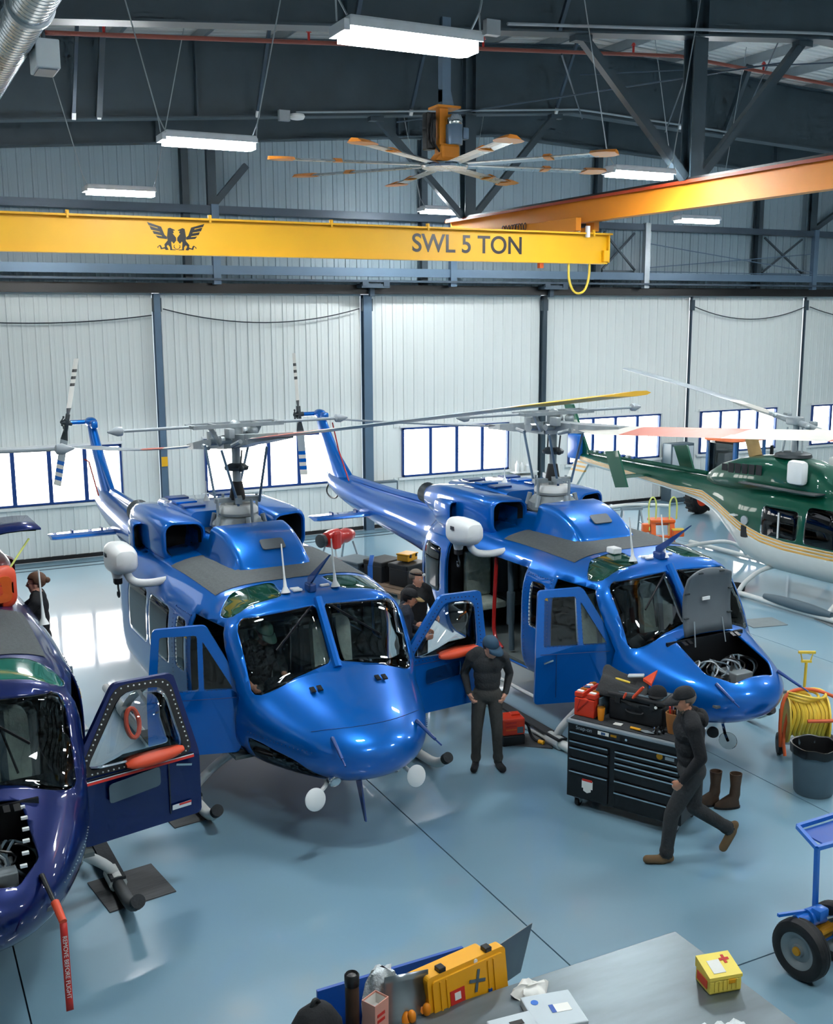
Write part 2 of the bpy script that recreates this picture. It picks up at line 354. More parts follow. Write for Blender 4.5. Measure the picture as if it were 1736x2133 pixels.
for n,x in enumerate((11.12,16.34)):
    bm=B(); box(bm,(x,24.3,6.1),(.75,.3,.1)); box(bm,(x-.28,24.2,6.16),(.16,.16,.12)); box(bm,(x+.28,24.2,6.16),(.16,.16,.12)); box(bm,(x,24.4,5.98),(.12,.1,.25))
    tag(obj('track_bracket',bm,'steel_mid'),('steel track bracket over the thick column','steel track bracket over the dark column')[n],'bracket',kind='structure')
for n,(xa,xb_,z,s) in enumerate(((.8,5.8,5.42,.16),(6.06,10.9,5.56,.32),(21.5,25.85,5.6,.36),(26.05,31,5.6,.36))):
    bm=B(); tube(bm,[(xa+(xb_-xa)*t,24.66,z-s*4*t*(1-t)) for t in [i/16 for i in range(17)]],.014,6)
    tag(obj('drape_cable',bm,'cable',smooth=True),'dark cable sagging across the top of the '+('leftmost hangar door','door behind the middle helicopter','door behind the tractor','rightmost hangar door')[n],'cable')
for n,y in enumerate((24.25,23.95)):
    bm=B(); box(bm,(15.9,y,.004),(30,.035,.008)); tag(obj('floor_track',bm,'joint'),('floor rail groove closest to the hangar doors','floor rail groove a step in front of the doors')[n],'track',kind='structure')
# wall fittings
bm=B(); box(bm,(11.52,24.55,1.0),(.6,.2,.52),bev=.01); o=obj('wall_cabinet',bm,'plastic_grey'); tag(o,'small grey electrical cabinet at the foot of the thick column','cabinet')
bm=B(); box(bm,(11.52,24.44,1.0),(.5,.02,.42)); obj('cabinet_door',bm,'light_box',o)
bm=B(); box(bm,(20.95,24.5,.85),(.85,.4,1.7),bev=.02); o=obj('steel_locker',bm,'plastic_grey'); tag(o,'tall blue grey steel locker by the hangar doors behind the green tail boom','locker')
bm=B(); box(bm,(20.95,24.29,.87),(.76,.02,1.5)); obj('locker_door',bm,'light_box',o); bm=B(); box(bm,(20.68,24.27,.9),(.03,.03,.14)); obj('handle',bm,'chrome',o)
sh=empty('wall_shelf',(15.7,24.6,0),0,'white wall shelf with supplies on the door right of the third window','shelf')
bm=B(); box(bm,(0,0,1.2),(.75,.3,.03)); obj('board',bm,'white_paint',sh); bm=B(); box(bm,(0,-.02,.9),(.7,.26,.4),bev=.01); obj('drawer_box',bm,'white_paint',sh); bm=B(); box(bm,(-.15,-.16,.95),(.14,.01,.04)); obj('tag_strip',bm,'red',sh)
for k,(dx,h) in enumerate(((-.25,.3),(-.1,.26),(.08,.22))):
    bm=B(); lathe(bm,[(.055,0),(.06,.02),(.06,h*.7),(.03,h*.85),(.03,h)],(15.7+dx,24.55,1.215),n=12); tag(obj('spray_bottle',bm,'white_paint',smooth=True),'white bottle on the wall shelf, '+('tallest','middle sized','shortest')[k],'bottle','bottles on the wall shelf')
# ---------------------------------------------------------------- roof
for n,(Y,l) in enumerate(((6.72,'deep dark roof girder nearest the camera'),(13.93,'deep dark roof girder carrying the ceiling fan'),(21.15,'deep dark roof girder in front of the upper wall'),(24.42,'dark end girder against the upper wall'))):
    bm=B(); D=1.42; g=[]
    for xa,xb_ in ((XL,14.6),(14.6,XR)):
        za,zc=zb(xa),zb(xb_)
        rings(bm,[[(xa,Y-.01,za),(xa,Y+.01,za),(xa,Y+.01,za+D),(xa,Y-.01,za+D)],[(xb_,Y-.01,zc),(xb_,Y+.01,zc),(xb_,Y+.01,zc+D),(xb_,Y-.01,zc+D)]])
        for z in (0,D): rings(bm,[[(xa,Y-.16,za+z-.015),(xa,Y+.16,za+z-.015),(xa,Y+.16,za+z+.015),(xa,Y-.16,za+z+.015)],[(xb_,Y-.16,zc+z-.015),(xb_,Y+.16,zc+z-.015),(xb_,Y+.16,zc+z+.015),(xb_,Y-.16,zc+z+.015)]])
    gd=obj('roof_girder',bm,'steel'); tag(gd,l,'girder',kind='structure')
    for x in (-2,6,11.84,12.08,18,24):
        bm=B(); box(bm,(x,Y-.08,zb(x)+D/2),(.03,.14,D-.04)); obj('stiffener',bm,'steel',gd)
# corrugated deck, panels follow the two slopes
rf=empty('ceiling',(0,0,0),0,'white corrugated metal roof deck above the girders','ceiling',kind='structure')
def deck_mesh(xa,xb_):
    bm=B(); pr=[]
    for k in range(4): pr+=[(k*.23,0),(k*.23+.09,0),(k*.23+.12,.05),(k*.23+.2,.05)]
    pr.append((.92,0)); top=[(y,z+.06) for y,z in pr[::-1]]
    rings(bm,[[(x,y,z+zb(x)+1.66) for y,z in pr+top] for x in (xa,xb_)])
    me=bpy.data.meshes.new('deck_panel'); bmesh.ops.recalc_face_normals(bm,faces=bm.faces[:]); bm.to_mesh(me); bm.free(); me.materials.append(M['deck']); return me
for xa,xb_ in ((XL,14.6),(14.6,XR)):
    me=deck_mesh(xa,xb_)
    for k in range(35):
        o=bpy.data.objects.new('deck_panel',me); C.objects.link(o); o.location=(0,YB+k*.92,0); o.parent=rf
k=0
for x in [1.6*i-5 for i in range(24)]:
    bm=B(); beam(bm,(x,YB,zb(x)+1.55),(x,24.9,zb(x)+1.55),.07,.2); obj('purlin',bm,'pale_steel',rf)
# flange braces on the girder lower flanges
for n,(x,m,dy,wd) in enumerate(((3.7,'steel_mid',1.0,.06),(4.15,'steel',.9,.1),(7.17,'steel_mid',1.0,.06),(10.5,'steel_mid',1.0,.06),(14.1,'steel_mid',1.0,.06),(17.6,'steel_mid',1.0,.06),(19.0,'steel',.9,.12))):
    z=zb(x); bm=B(); beam(bm,(x,21.13-.14,z+.02),(x,21.13-dy,z+1.46),wd,wd); 
    o=obj('flange_brace',bm,m); tag(o,'slanting strut on the far girder, number %s from the left'%('one','two','three','four','five','six','seven')[n],'brace',kind='structure')
    bm=B(); box(bm,(x,21.13-.17,z+.03),(.07,.05,.12),rot=(.5,0,0)); obj('end_plate',bm,'white_paint',o)
for n,x in enumerate((9.3,6.1)):
    z=zb(x); bm=B(); beam(bm,(x,13.93-.14,z+.02),(x,13.93-1.0,z+1.46),.06,.06); tag(obj('flange_brace',bm,'steel_mid'),'slanting strut on the fan girder, '+('behind the large lamp','left of the large lamp')[n],'brace',kind='structure')
# crane support posts hanging from girders, with V braces
for n,(Y,l) in enumerate(((13.93,'upper right above the orange runway'),(21.15,'behind the ceiling fan'))):
    z=zb(11.96)
    bm=B(); ibeam(bm,(11.96,Y,7.46),(11.96,Y,z-.02),.26,.26,.03,up=(0,1,0)); tag(obj('hanger_post',bm,'steel'),'dark steel hanger post '+l,'post',kind='structure')
    for s,xx in ((-1,9.78),(1,14.2)):
        bm=B(); beam(bm,(11.96+s*.14,Y,7.5),(xx,Y,zb(xx)-.02),.13,.13,up=(0,1,0)); box(bm,(xx,Y,zb(xx)-.06),(.3,.16,.1)); tag(obj('hanger_brace',bm,'steel'),('left' if s<0 else 'right')+' arm of the V brace on the hanger post '+l,'brace',kind='structure')
for n,(a,b_) in enumerate((((9.9,14.6,9.3),(14.4,20.4,9.6)),((14.4,14.6,9.6),(9.9,20.4,9.2)),((14.6,14.5,10.6),(19.5,20.8,10.2)),((19.5,14.5,10.2),(14.6,20.8,10.6)),((12.1,14.1,9.5),(17.2,21,9.6)))):
    bm=B(); cyl(bm,a,b_,.015,n=6); tag(obj('sway_rod',bm,'steel_mid'),'thin sway rod crossing between the girders, '+('rising to the right beside the fan','falling to the right beside the fan','under the roof deck rising right','under the roof deck falling right','from the near hanger post')[n],'rod',kind='structure')
# sprinkler pipe
sp=empty('sprinkler_pipe',(0,0,0),0,'dark red sprinkler pipe under the roof deck','pipe')
bm=B(); cyl(bm,(-2,17.5,9.5-.07*4.8),(14.6,17.5,10.32),.035,n=10); obj('pipe',bm,'pipe_red',sp,smooth=True)
bm=B(); cyl(bm,(14.6,17.5,10.32),(26,17.5,9.85),.035,n=10); obj('pipe',bm,'pipe_red',sp,smooth=True)
for x in (3.6,6.9,10.2,13.5,16.8): 
    z=9.5+.0703*(x-2.8) if x<14.6 else 10.32-.042*(x-14.6); bm=B(); cyl(bm,(x,17.5,z),(x,17.5,z+.16),.022,n=8); cyl(bm,(x,17.5,z+.15),(x,17.5,z+.2),.05,.02,n=8); obj('sprinkler_head',bm,'red',sp)
# conduits
for n,(Y,x0,x1) in enumerate(((21.0,7.9,19),(13.78,8.3,19))):
    bm=B(); pts=[(x0+(x1-x0)*t,Y-.2,zb(x0+(x1-x0)*t)+.03) for t in [i/20 for i in range(21)]]; tube(bm,pts,.022,6)
    o=obj('conduit',bm,'pale_steel',smooth=True); tag(o,('pale conduit along the far girder flange','pale conduit along the fan girder flange')[n],'conduit')
    bm=B(); box(bm,(x0-.25,Y-.2,zb(x0)-.05),(.22,.1,.2)); obj('junction_box',bm,'pale_steel',o)
bm=B(); lathe(bm,[(.02,.05),(.14,.04),(.16,0),(.13,-.05),(.03,-.07)],(7.95,20.88,9.24),n=20); tag(obj('ceiling_sensor',bm,'white_paint',smooth=True),'round white sensor on the far girder','sensor')
# spiral duct and register
du=empty('spiral_duct',(1.45,0,7.9),0,'silver spiral air duct in the upper left corner','duct')
bm=B(); lathe(bm,[(.175,0),(.175,14)],(0,2.5,0),(0,1,0),n=28); obj('duct_body',bm,'galv',du,smooth=True)
for k in range(110):
    if k==0:
        bm=B(); lathe(bm,[(.173,-.012),(.179,-.006),(.179,.006),(.173,.012)],(0,0,0),(0,1,0),n=24); sm=obj('seam',bm,'galv',du,smooth=True); sm.location=(0,4,0)
    else:
        q=sm.copy(); C.objects.link(q); q.parent=du; q.location=(0,4+k*.1,0)
bm=B(); lathe(bm,[(.176,-.05),(.2,-.04),(.2,.04),(.176,.05)],(0,9.9,0),(0,1,0),n=28); obj('joint_collar',bm,'pale_steel',du,smooth=True)
bm=B(); box(bm,(1.74,11.2,7.78),(.22,.4,.26),bev=.01); o=obj('air_register',bm,'light_box'); tag(o,'grey box register beside the spiral duct','vent'); bm=B(); box(bm,(1.74,11.2,7.645),(.17,.34,.012)); obj('grille',bm,'plastic_grey',o)
bm=B(); beam(bm,(1.74,11.2,7.9),(1.74,11.2,zb(1.74)+1.45),.03,.03); obj('hanger',bm,'steel',o)
# ---------------------------------------------------------------- lamps
def lamp(x,y,z,label,ln=1.15,group='LED high bay lamps',rz=0):
    root=empty('high_bay_lamp',(x,y,z),rz,label,'lamp',group)
    bm=B(); box(bm,(0,0,.05),(ln,.30,.06),bev=.02); obj('housing',bm,'lamp_body',root)
    bm=B(); prism(bm,[(-ln/2+.02,-.14),(ln/2-.06,-.14),(ln/2-.01,-.09),(ln/2-.01,.09),(ln/2-.06,.14),(-ln/2+.02,.14)],-.075,.02); obj('diffuser',bm,'lamp',root)
    bm=B(); box(bm,(0,-.152,.02),(ln,.012,.05)); box(bm,(0,.152,.02),(ln,.012,.05)); box(bm,(-ln/2-.02,0,.0),(.05,.3,.08)); obj('trim_rail',bm,'lamp_body',root)
    zt=zb(x)+1.665-z
    for s in (-1,1):
        bm=B(); cyl(bm,(s*ln/2,-.1,.08),(s*(ln/2+.05),0,.25),.008,n=5); cyl(bm,(s*ln/2,.1,.08),(s*(ln/2+.05),0,.25),.008,n=5); cyl(bm,(s*(ln/2+.05),0,.25),(s*(ln/2+.75),.1,zt),.009,n=5); obj('hanging_wire',bm,'pale_steel',root)
    return root
for a in ((4.0,8.0,7.5,'large LED lamp closest to the camera above the fan'),(4.0,13.55,7.5,'LED lamp hanging on V wires left of the fan'),(4.12,19.35,7.5,'small LED lamp far left above the yellow crane beam'),(10.78,13.72,7.5,'LED lamp right of the fan above the orange runway'),(17.1,19.65,7.5,'small LED lamp far right below the orange runway'),(11.8,21.9,7.69,'LED lamp behind the hanger post and V brace')): lamp(*a)
OUT=('over the front right corner','above the tow dolly','over the right aisle','over the green helicopter nose','by the right wall middle','by the right wall rear','by the left wall','above the camera')
for i,(x,y) in enumerate(((10.8,2.2),(10.8,7.9),(17.1,7.9),(17.1,13.7),(23.5,13.7),(23.5,19.6),(-2.6,13.6),(4,2.2))):
    lamp(x,y,7.5,'LED lamp out of the frame '+OUT[i],group='LED lamps outside the picture')
# ---------------------------------------------------------------- crane
cr=empty('bridge_crane_beam',(0,16.7,6.3),0,'yellow crane bridge beam with black lifting legend and winged emblem','crane')
bm=B(); box(bm,(3.2,0,.27),(18.4,.02,.5)); box(bm,(3.2,0,.53),(18.45,.30,.03)); box(bm,(3.2,0,.01),(18.3,.2,.025)); obj('girder',bm,'crane_yellow',cr)
bm=B(); box(bm,(12.4,0,.27),(.03,.16,.5)); box(bm,(12.33,-.06,.14),(.1,.06,.2)); obj('end_stop',bm,'crane_yellow',cr)
for x in (2.75,4.85,6.85,8.6,12.0): bm=B(); box(bm,(x,-.13,.57),(.05,.05,.05)); box(bm,(x,-.16,.53),(.03,.02,.1)); obj('rail_clip',bm,'crane_yellow',cr)
text_mesh('load_legend','SWL 5 TON',.42,'black_paint',cr,(9.46,-.014,.27),(R(90),0,0),bold=.006)
# winged emblem: one mirrored pair of standing winged beasts, flat print
def em(poly,sgn,bm):
    f=bm.faces.new([bm.verts.new((4.36+sgn*(a-880)/1045,-.013,.27+(424-b)/1150)) for a,b in poly])
bm=B()
parts=[[(420,190),(640,262),(690,400),(725,430),(725,470),(580,452),(545,410),(650,425),(640,410),(520,385),(500,335),(625,360),(612,345),(480,318),(455,255),(590,295),(580,280),(445,245)],
 [(745,290),(780,275),(855,310),(850,325),(825,322),(840,355),(820,372),(870,440),(872,490),(830,545),(800,505),(790,520),(800,640),(860,645),(855,655),(770,655),(765,600),(735,565),(715,590),(745,650),(700,655),(680,630),(620,645),(605,590),(585,600),(575,630),(565,605),(605,570),(625,580),(640,620),(685,605),(680,560),(735,490),(725,440),(735,370)],
 [(850,555),(835,590),(850,620),(885,640),(875,648),(830,615),(825,580)]]
for p in parts: em(p,1,bm); em(p,-1,bm)
obj('winged_emblem',bm,'black_paint',cr)
bm=B(); tube(bm,[(11.56,0,0),(11.56,0,-.28),(11.66,0,-.5),(11.8,0,-.55),(11.94,0,-.48),(12.02,0,-.25),(12.02,0,0)],.022,8,smooth=2); obj('cable_loop',bm,'hose_yellow',cr,smooth=True)
bm=B(); box(bm,(10.95,0,-.05),(.08,.08,.09)); obj('limit_bumper',bm,'orange',cr)
rw=empty('crane_runway',(11.96,0,7.05),0,'orange crane runway beam crossing to the upper right','crane')
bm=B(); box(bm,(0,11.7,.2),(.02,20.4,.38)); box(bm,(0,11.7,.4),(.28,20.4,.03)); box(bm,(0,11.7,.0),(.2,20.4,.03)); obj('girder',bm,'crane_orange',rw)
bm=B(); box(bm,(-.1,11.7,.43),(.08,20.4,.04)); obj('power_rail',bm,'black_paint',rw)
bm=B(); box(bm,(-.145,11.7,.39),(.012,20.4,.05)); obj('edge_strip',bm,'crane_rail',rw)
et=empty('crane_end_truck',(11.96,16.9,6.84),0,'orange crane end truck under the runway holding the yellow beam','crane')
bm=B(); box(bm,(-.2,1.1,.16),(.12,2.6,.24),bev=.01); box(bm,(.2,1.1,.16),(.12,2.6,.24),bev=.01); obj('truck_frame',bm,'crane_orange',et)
for y in (-.35,-.05,.25): bm=B(); box(bm,(-.1,y,.02),(.06,.06,.2)); obj('hanger_bolt',bm,'white_paint',et)
for y in (.1,2.1):
    for s in (-1,1): bm=B(); cyl(bm,(s*.12,y,.21),(s*.05,y,.21),.09,n=16); obj('truck_wheel',bm,'steel',et)
bm=B(); box(bm,(-.32,2.6,.05),(.3,.6,.16),bev=.02); obj('drive_motor',bm,'blue_dark',et)
bm=B()
for k in range(9): tube(bm,[(-.27+.012*math.cos(a+k),1.5+k*.1+.05*math.cos(a),.24+.07*math.sin(a)) for a in [2*PI*i/10 for i in range(10)]],.008,5,closed=True)
obj('festoon_coil',bm,'black_paint',et)
# ---------------------------------------------------------------- ceiling fan
fan=empty('ceiling_fan',(7.5,13.93,7.5),0,'large eight blade ceiling fan with orange tips','ceiling fan')
bm=B(); box(bm,(0,0,1.35),(.13,.13,1.1)); prism(bm,[(-.065,0),(.065,0),(.12,-.22),(-.065,-.22)],-.06,.06,lambda a,b,c:(a,c,b+.96)); obj('drop_tube',bm,'steel_light',fan)
bm=B(); box(bm,(0,0,.72),(.36,.3,.03)); box(bm,(-.03,.02,.45),(.13,.12,.55)); box(bm,(.03,-.02,.12),(.3,.24,.22),bev=.04); prism(bm,[(-.2,0),(.2,0),(.12,.16),(-.06,.16)],-.12,.12,lambda a,b,c:(a,c,b)); obj('gearbox',bm,'crane_orange',fan)
bm=B(); lathe(bm,[(.115,0),(.12,.04),(.12,.25),(.115,.3),(.08,.36),(.02,.38)],(.1,-.1,.22),n=20); box(bm,(.26,-.1,.38),(.1,.12,.16),bev=.02); obj('motor',bm,'steel_light',fan,smooth=True)
bm=B(); lathe(bm,[(.10,0),(.118,.02),(.122,.1),(.09,.16),(.02,.17)],(.1,-.1,.46),n=20); obj('motor_cowl',bm,'chrome',fan,smooth=True)
bm=B(); box(bm,(-.22,.05,.4),(.14,.16,.5),bev=.02); tube(bm,[(-.2,-.06,.62),(-.26,-.08,.3),(-.12,-.08,.12)],.012,6,smooth=2); obj('drive_box',bm,'black_paint',fan)
bm=B(); lathe(bm,[(.02,-.10),(.32,-.09),(.34,-.06),(.32,-.03),(.05,-.02)],(0,0,0),n=24); obj('hub_plate',bm,'galv',fan,smooth=30)
tips=[(0,180),(1,214),(2,258),(3,303),(4,338),(5,22),(6,66),(7,130)]
for k in range(8):
    a=R(-9+45*k); ca,sa=math.cos(a),math.sin(a)
    def f(u,v,w,ca=ca,sa=sa): return Vector((u*ca-v*sa,u*sa+v*ca,w))
    bm=B(); L=2.28
    rs=[]
    for u in (.25,1.0,1.7,L-.06): rs.append([f(u,v,w-.05) for v,w in ((-.11,.0),(-.05,.022),(.04,.018),(.11,-.02),(.04,.004),(-.05,.004))])
    rings(bm,rs); bl=obj('fan_blade',bm,'galv',fan)
    bm=B(); rs=[[f(u,v*s*1.2,w-.05) for v,w in ((-.10,.0),(-.05,.04),(.04,.03),(.11,-.02),(.04,-.012),(-.05,-.01))] for u,s in ((L-.12,1.1),(L+.0,1.5),(L+.12,1.4),(L+.22,.8))]
    rings(bm,rs); obj('winglet',bm,'orange_plastic',bl,smooth=40)
    bm=B(); rs=[[f(u,v,w-.05) for v,w in ((-.11,.01),(-.05,.045),(.04,.035),(.12,-.02),(.03,-.02),(-.05,-.01))] for u in (1.5,1.6)]
    rings(bm,rs); obj('blade_clip',bm,'orange_plastic',bl)
# ================================================================ helicopters
def interp(xs,st):
    """smooth station table -> values at xs (pchip-like via numpy)"""
    st=np.array(sorted(st)); X=st[:,0]; out=np.zeros((len(xs),st.shape[1]-1))
    for c in range(1,st.shape[1]):
        Y=st[:,c]; d=np.diff(Y)/np.diff(X); m=np.zeros(len(X)); m[0]=d[0]; m[-1]=d[-1]
        for i in range(1,len(X)-1):
            if d[i-1]*d[i]>0:
                w1=2*(X[i+1]-X[i])+(X[i]-X[i-1]); w2=(X[i+1]-X[i])+2*(X[i]-X[i-1]); m[i]=(w1+w2)/(w1/d[i-1]+w2/d[i])
        for k,x in enumerate(xs):
            i=min(max(np.searchsorted(X,x)-1,0),len(X)-2); h=X[i+1]-X[i]; t=(x-X[i])/h
            out[k,c-1]=Y[i]*(1+2*t)*(1-t)**2+m[i]*h*t*(1-t)**2+Y[i+1]*t*t*(3-2*t)+m[i+1]*h*t*t*(t-1)
    return out
def loft(st,xs,n=72):
    v=interp(xs,st); rs=[]
    for x,(zb_,zt,hw,zc,nt,nb) in zip(xs,v):
        r=[]
        for k in range(n):
            a=2*PI*(k+.5)/n; c,s=math.cos(a),math.sin(a); e=nt if s>0 else nb; q=(abs(c)**e+abs(s)**e)**(-1/e)
            r.append((x,hw*q*c,zc+((zt-zc) if s>0 else (zc-zb_))*q*s))
        rs.append(r)
    bm=B(); rings(bm,rs); bmesh.ops.recalc_face_normals(bm,faces=bm.faces[:]); return bm
def inpoly(p,poly):
    x,y=p; r=False; j=len(poly)-1
    for i in range(len(poly)):
        xi,yi=poly[i]; xj,yj=poly[j]
        if (yi>y)!=(yj>y) and x<(xj-xi)*(y-yi)/(yj-yi)+xi: r=not r
        j=i
    return r
def rpoly(poly,r,n=2):
    """round the corners of a polygon"""
    o=[]; m=len(poly)
    for i in range(m):
        p=Vector(poly[i]); a=Vector(poly[i-1])-p; b=Vector(poly[(i+1)%m])-p; d=min(r,a.length*.45,b.length*.45); a=p+a.normalized()*d; b=p+b.normalized()*d
        for k in range(n+1):
            t=k/n; o.append(tuple(a*(1-t)**2+p*2*t*(1-t)+b*t*t))
    return o
AX={'y':(0,2,1),'z':(0,1,2),'x':(1,2,0)}
def cut(bm,poly,axis,flt,remove=True):
    """cut polygon (projected along axis) out of a surface; returns a new bmesh of the piece"""
    ia,ib,ic=AX[axis]; P=poly; lo=[min(p[k] for p in P)-.03 for k in (0,1)]; hi=[max(p[k] for p in P)+.03 for k in (0,1)]
    def cand():
        o=[]
        for f in bm.faces:
            a=[v.co[ia] for v in f.verts]; b=[v.co[ib] for v in f.verts]
            if max(a)<lo[0] or min(a)>hi[0] or max(b)<lo[1] or min(b)>hi[1]: continue
            if flt(f): o.append(f)
        return o
    for i in range(len(P)):
        p,q=P[i],P[(i+1)%len(P)]; no=[0,0,0]; no[ia]=-(q[1]-p[1]); no[ib]=q[0]-p[0]; cc=[0,0,0]; cc[ia]=p[0]; cc[ib]=p[1]
        if i==0: fs=cand()
        geom=fs+list({e for f in fs for e in f.edges})+list({v for f in fs for v in f.verts})
        g=bmesh.ops.bisect_plane(bm,geom=geom,dist=1e-5,plane_co=cc,plane_no=no)['geom']
        fs=[f for f in g if isinstance(f,bmesh.types.BMFace)]
    ins=[f for f in fs if inpoly((f.calc_center_median()[ia],f.calc_center_median()[ib]),P)]
    nb=B(); mp={}
    for f in ins:
        vs_=[]
        for v in f.verts:
            if v not in mp: mp[v]=nb.verts.new(v.co)
            vs_.append(mp[v])
        try: nb.faces.new(vs_)
        except ValueError: pass
    if remove: bmesh.ops.delete(bm,geom=ins,context='FACES')
    return nb
def offset(bm,d):
    bmesh.ops.recalc_face_normals(bm,faces=bm.faces[:]); bm.normal_update()
    for v in bm.verts: v.co+=v.normal*d
def surf(name,bm,m,parent,thick=.012,smooth=True,off=-1):
    o=obj(name,bm,m,parent,smooth=60)
    md=o.modifiers.new('solidify','SOLIDIFY'); md.thickness=thick; md.offset=off; return o
def plate(outer,holes,t,fmap):
    """flat plate with holes; fmap(u,v,w)->point, w in 0..t"""
    bm=B(); es=[]
    for lp in [outer]+holes:
        vv=[bm.verts.new((p[0],p[1],0)) for p in lp]
        for i in range(len(vv)): es.append(bm.edges.new((vv[i],vv[(i+1)%len(vv)])))
    bmesh.ops.triangle_fill(bm,use_beauty=True,use_dissolve=False,edges=es,normal=(0,0,1))
    r=bmesh.ops.extrude_face_region(bm,geom=bm.faces[:]); 
    for g in r['geom']:
        if isinstance(g,bmesh.types.BMVert): g.co.z=t
    for v in bm.verts: v.co=Vector(fmap(*v.co))
    return bm
def bubble(poly,depth,fmap,n=10):
    """domed pane over polygon (u,v)"""
    cu=sum(p[0] for p in poly)/len(poly); cv=sum(p[1] for p in poly)/len(poly); pp=rpoly(poly,.12,4)
    bm=B(); rs=[]
    for k in range(n+1):
        t=1-k/n; rs.append([Vector(fmap(cu+(a-cu)*t,cv+(b-cv)*t,depth*(1-t**2.6))) for a,b in pp])
    rings(bm,rs[:-1],cap=(False,True)); return bm
def rivets(name,pts,r,m,parent):
    bm=B()
    for p in pts:
        q=bmesh.ops.create_icosphere(bm,subdivisions=1,radius=r)
        for v in q['verts']: v.co+=Vector(p)
    o=obj(name,bm,m,parent); o['kind']='stuff'; return o
def along(poly,step,closed=True):
    o=[]
    for i in range(len(poly) if closed else len(poly)-1):
        a=Vector(poly[i]); b=Vector(poly[(i+1)%len(poly)]); n=max(1,round((b-a).length/step)); o+=[a+(b-a)*k/n for k in range(n)]
    return o
BELL=[(4.26,1.0,1.06,.05,1.03,2,2),(4.23,.90,1.13,.22,1.03,2,2),(4.12,.78,1.23,.42,1.04,2,2.1),(3.88,.66,1.35,.64,1.05,2.05,2.2),(3.5,.57,1.48,.84,1.08,2.15,2.4),(3.2,.54,1.58,.96,1.1,2.35,2.6),(3.04,.53,1.63,1.01,1.12,2.6,2.8),
 (2.8,.52,1.94,1.08,1.2,4.2,3),(2.58,.52,2.23,1.12,1.25,4.6,3.2),(2.47,.52,2.30,1.15,1.28,4.2,3.4),(2.2,.52,2.345,1.21,1.32,3.8,3.5),(1.7,.52,2.38,1.28,1.36,3.8,4),(.5,.52,2.40,1.31,1.38,4.0,4.5),(-1.1,.55,2.38,1.30,1.4,4.0,4.2),
 (-1.7,.68,2.33,1.18,1.45,3.4,3.6),(-2.2,.92,2.25,.92,1.58,2.8,2.8),(-2.7,1.18,2.15,.62,1.68,2.5,2.5),(-3.2,1.26,2.12,.51,1.72,2.4,2.4),(-5.5,1.46,2.1,.37,1.80,2.4,2.4),(-7.3,1.70,2.14,.26,1.93,2.3,2.3),(-8.05,1.9,2.14,.11,2.02,2.2,2.2),(-8.2,1.97,2.08,.03,2.03,2,2)]
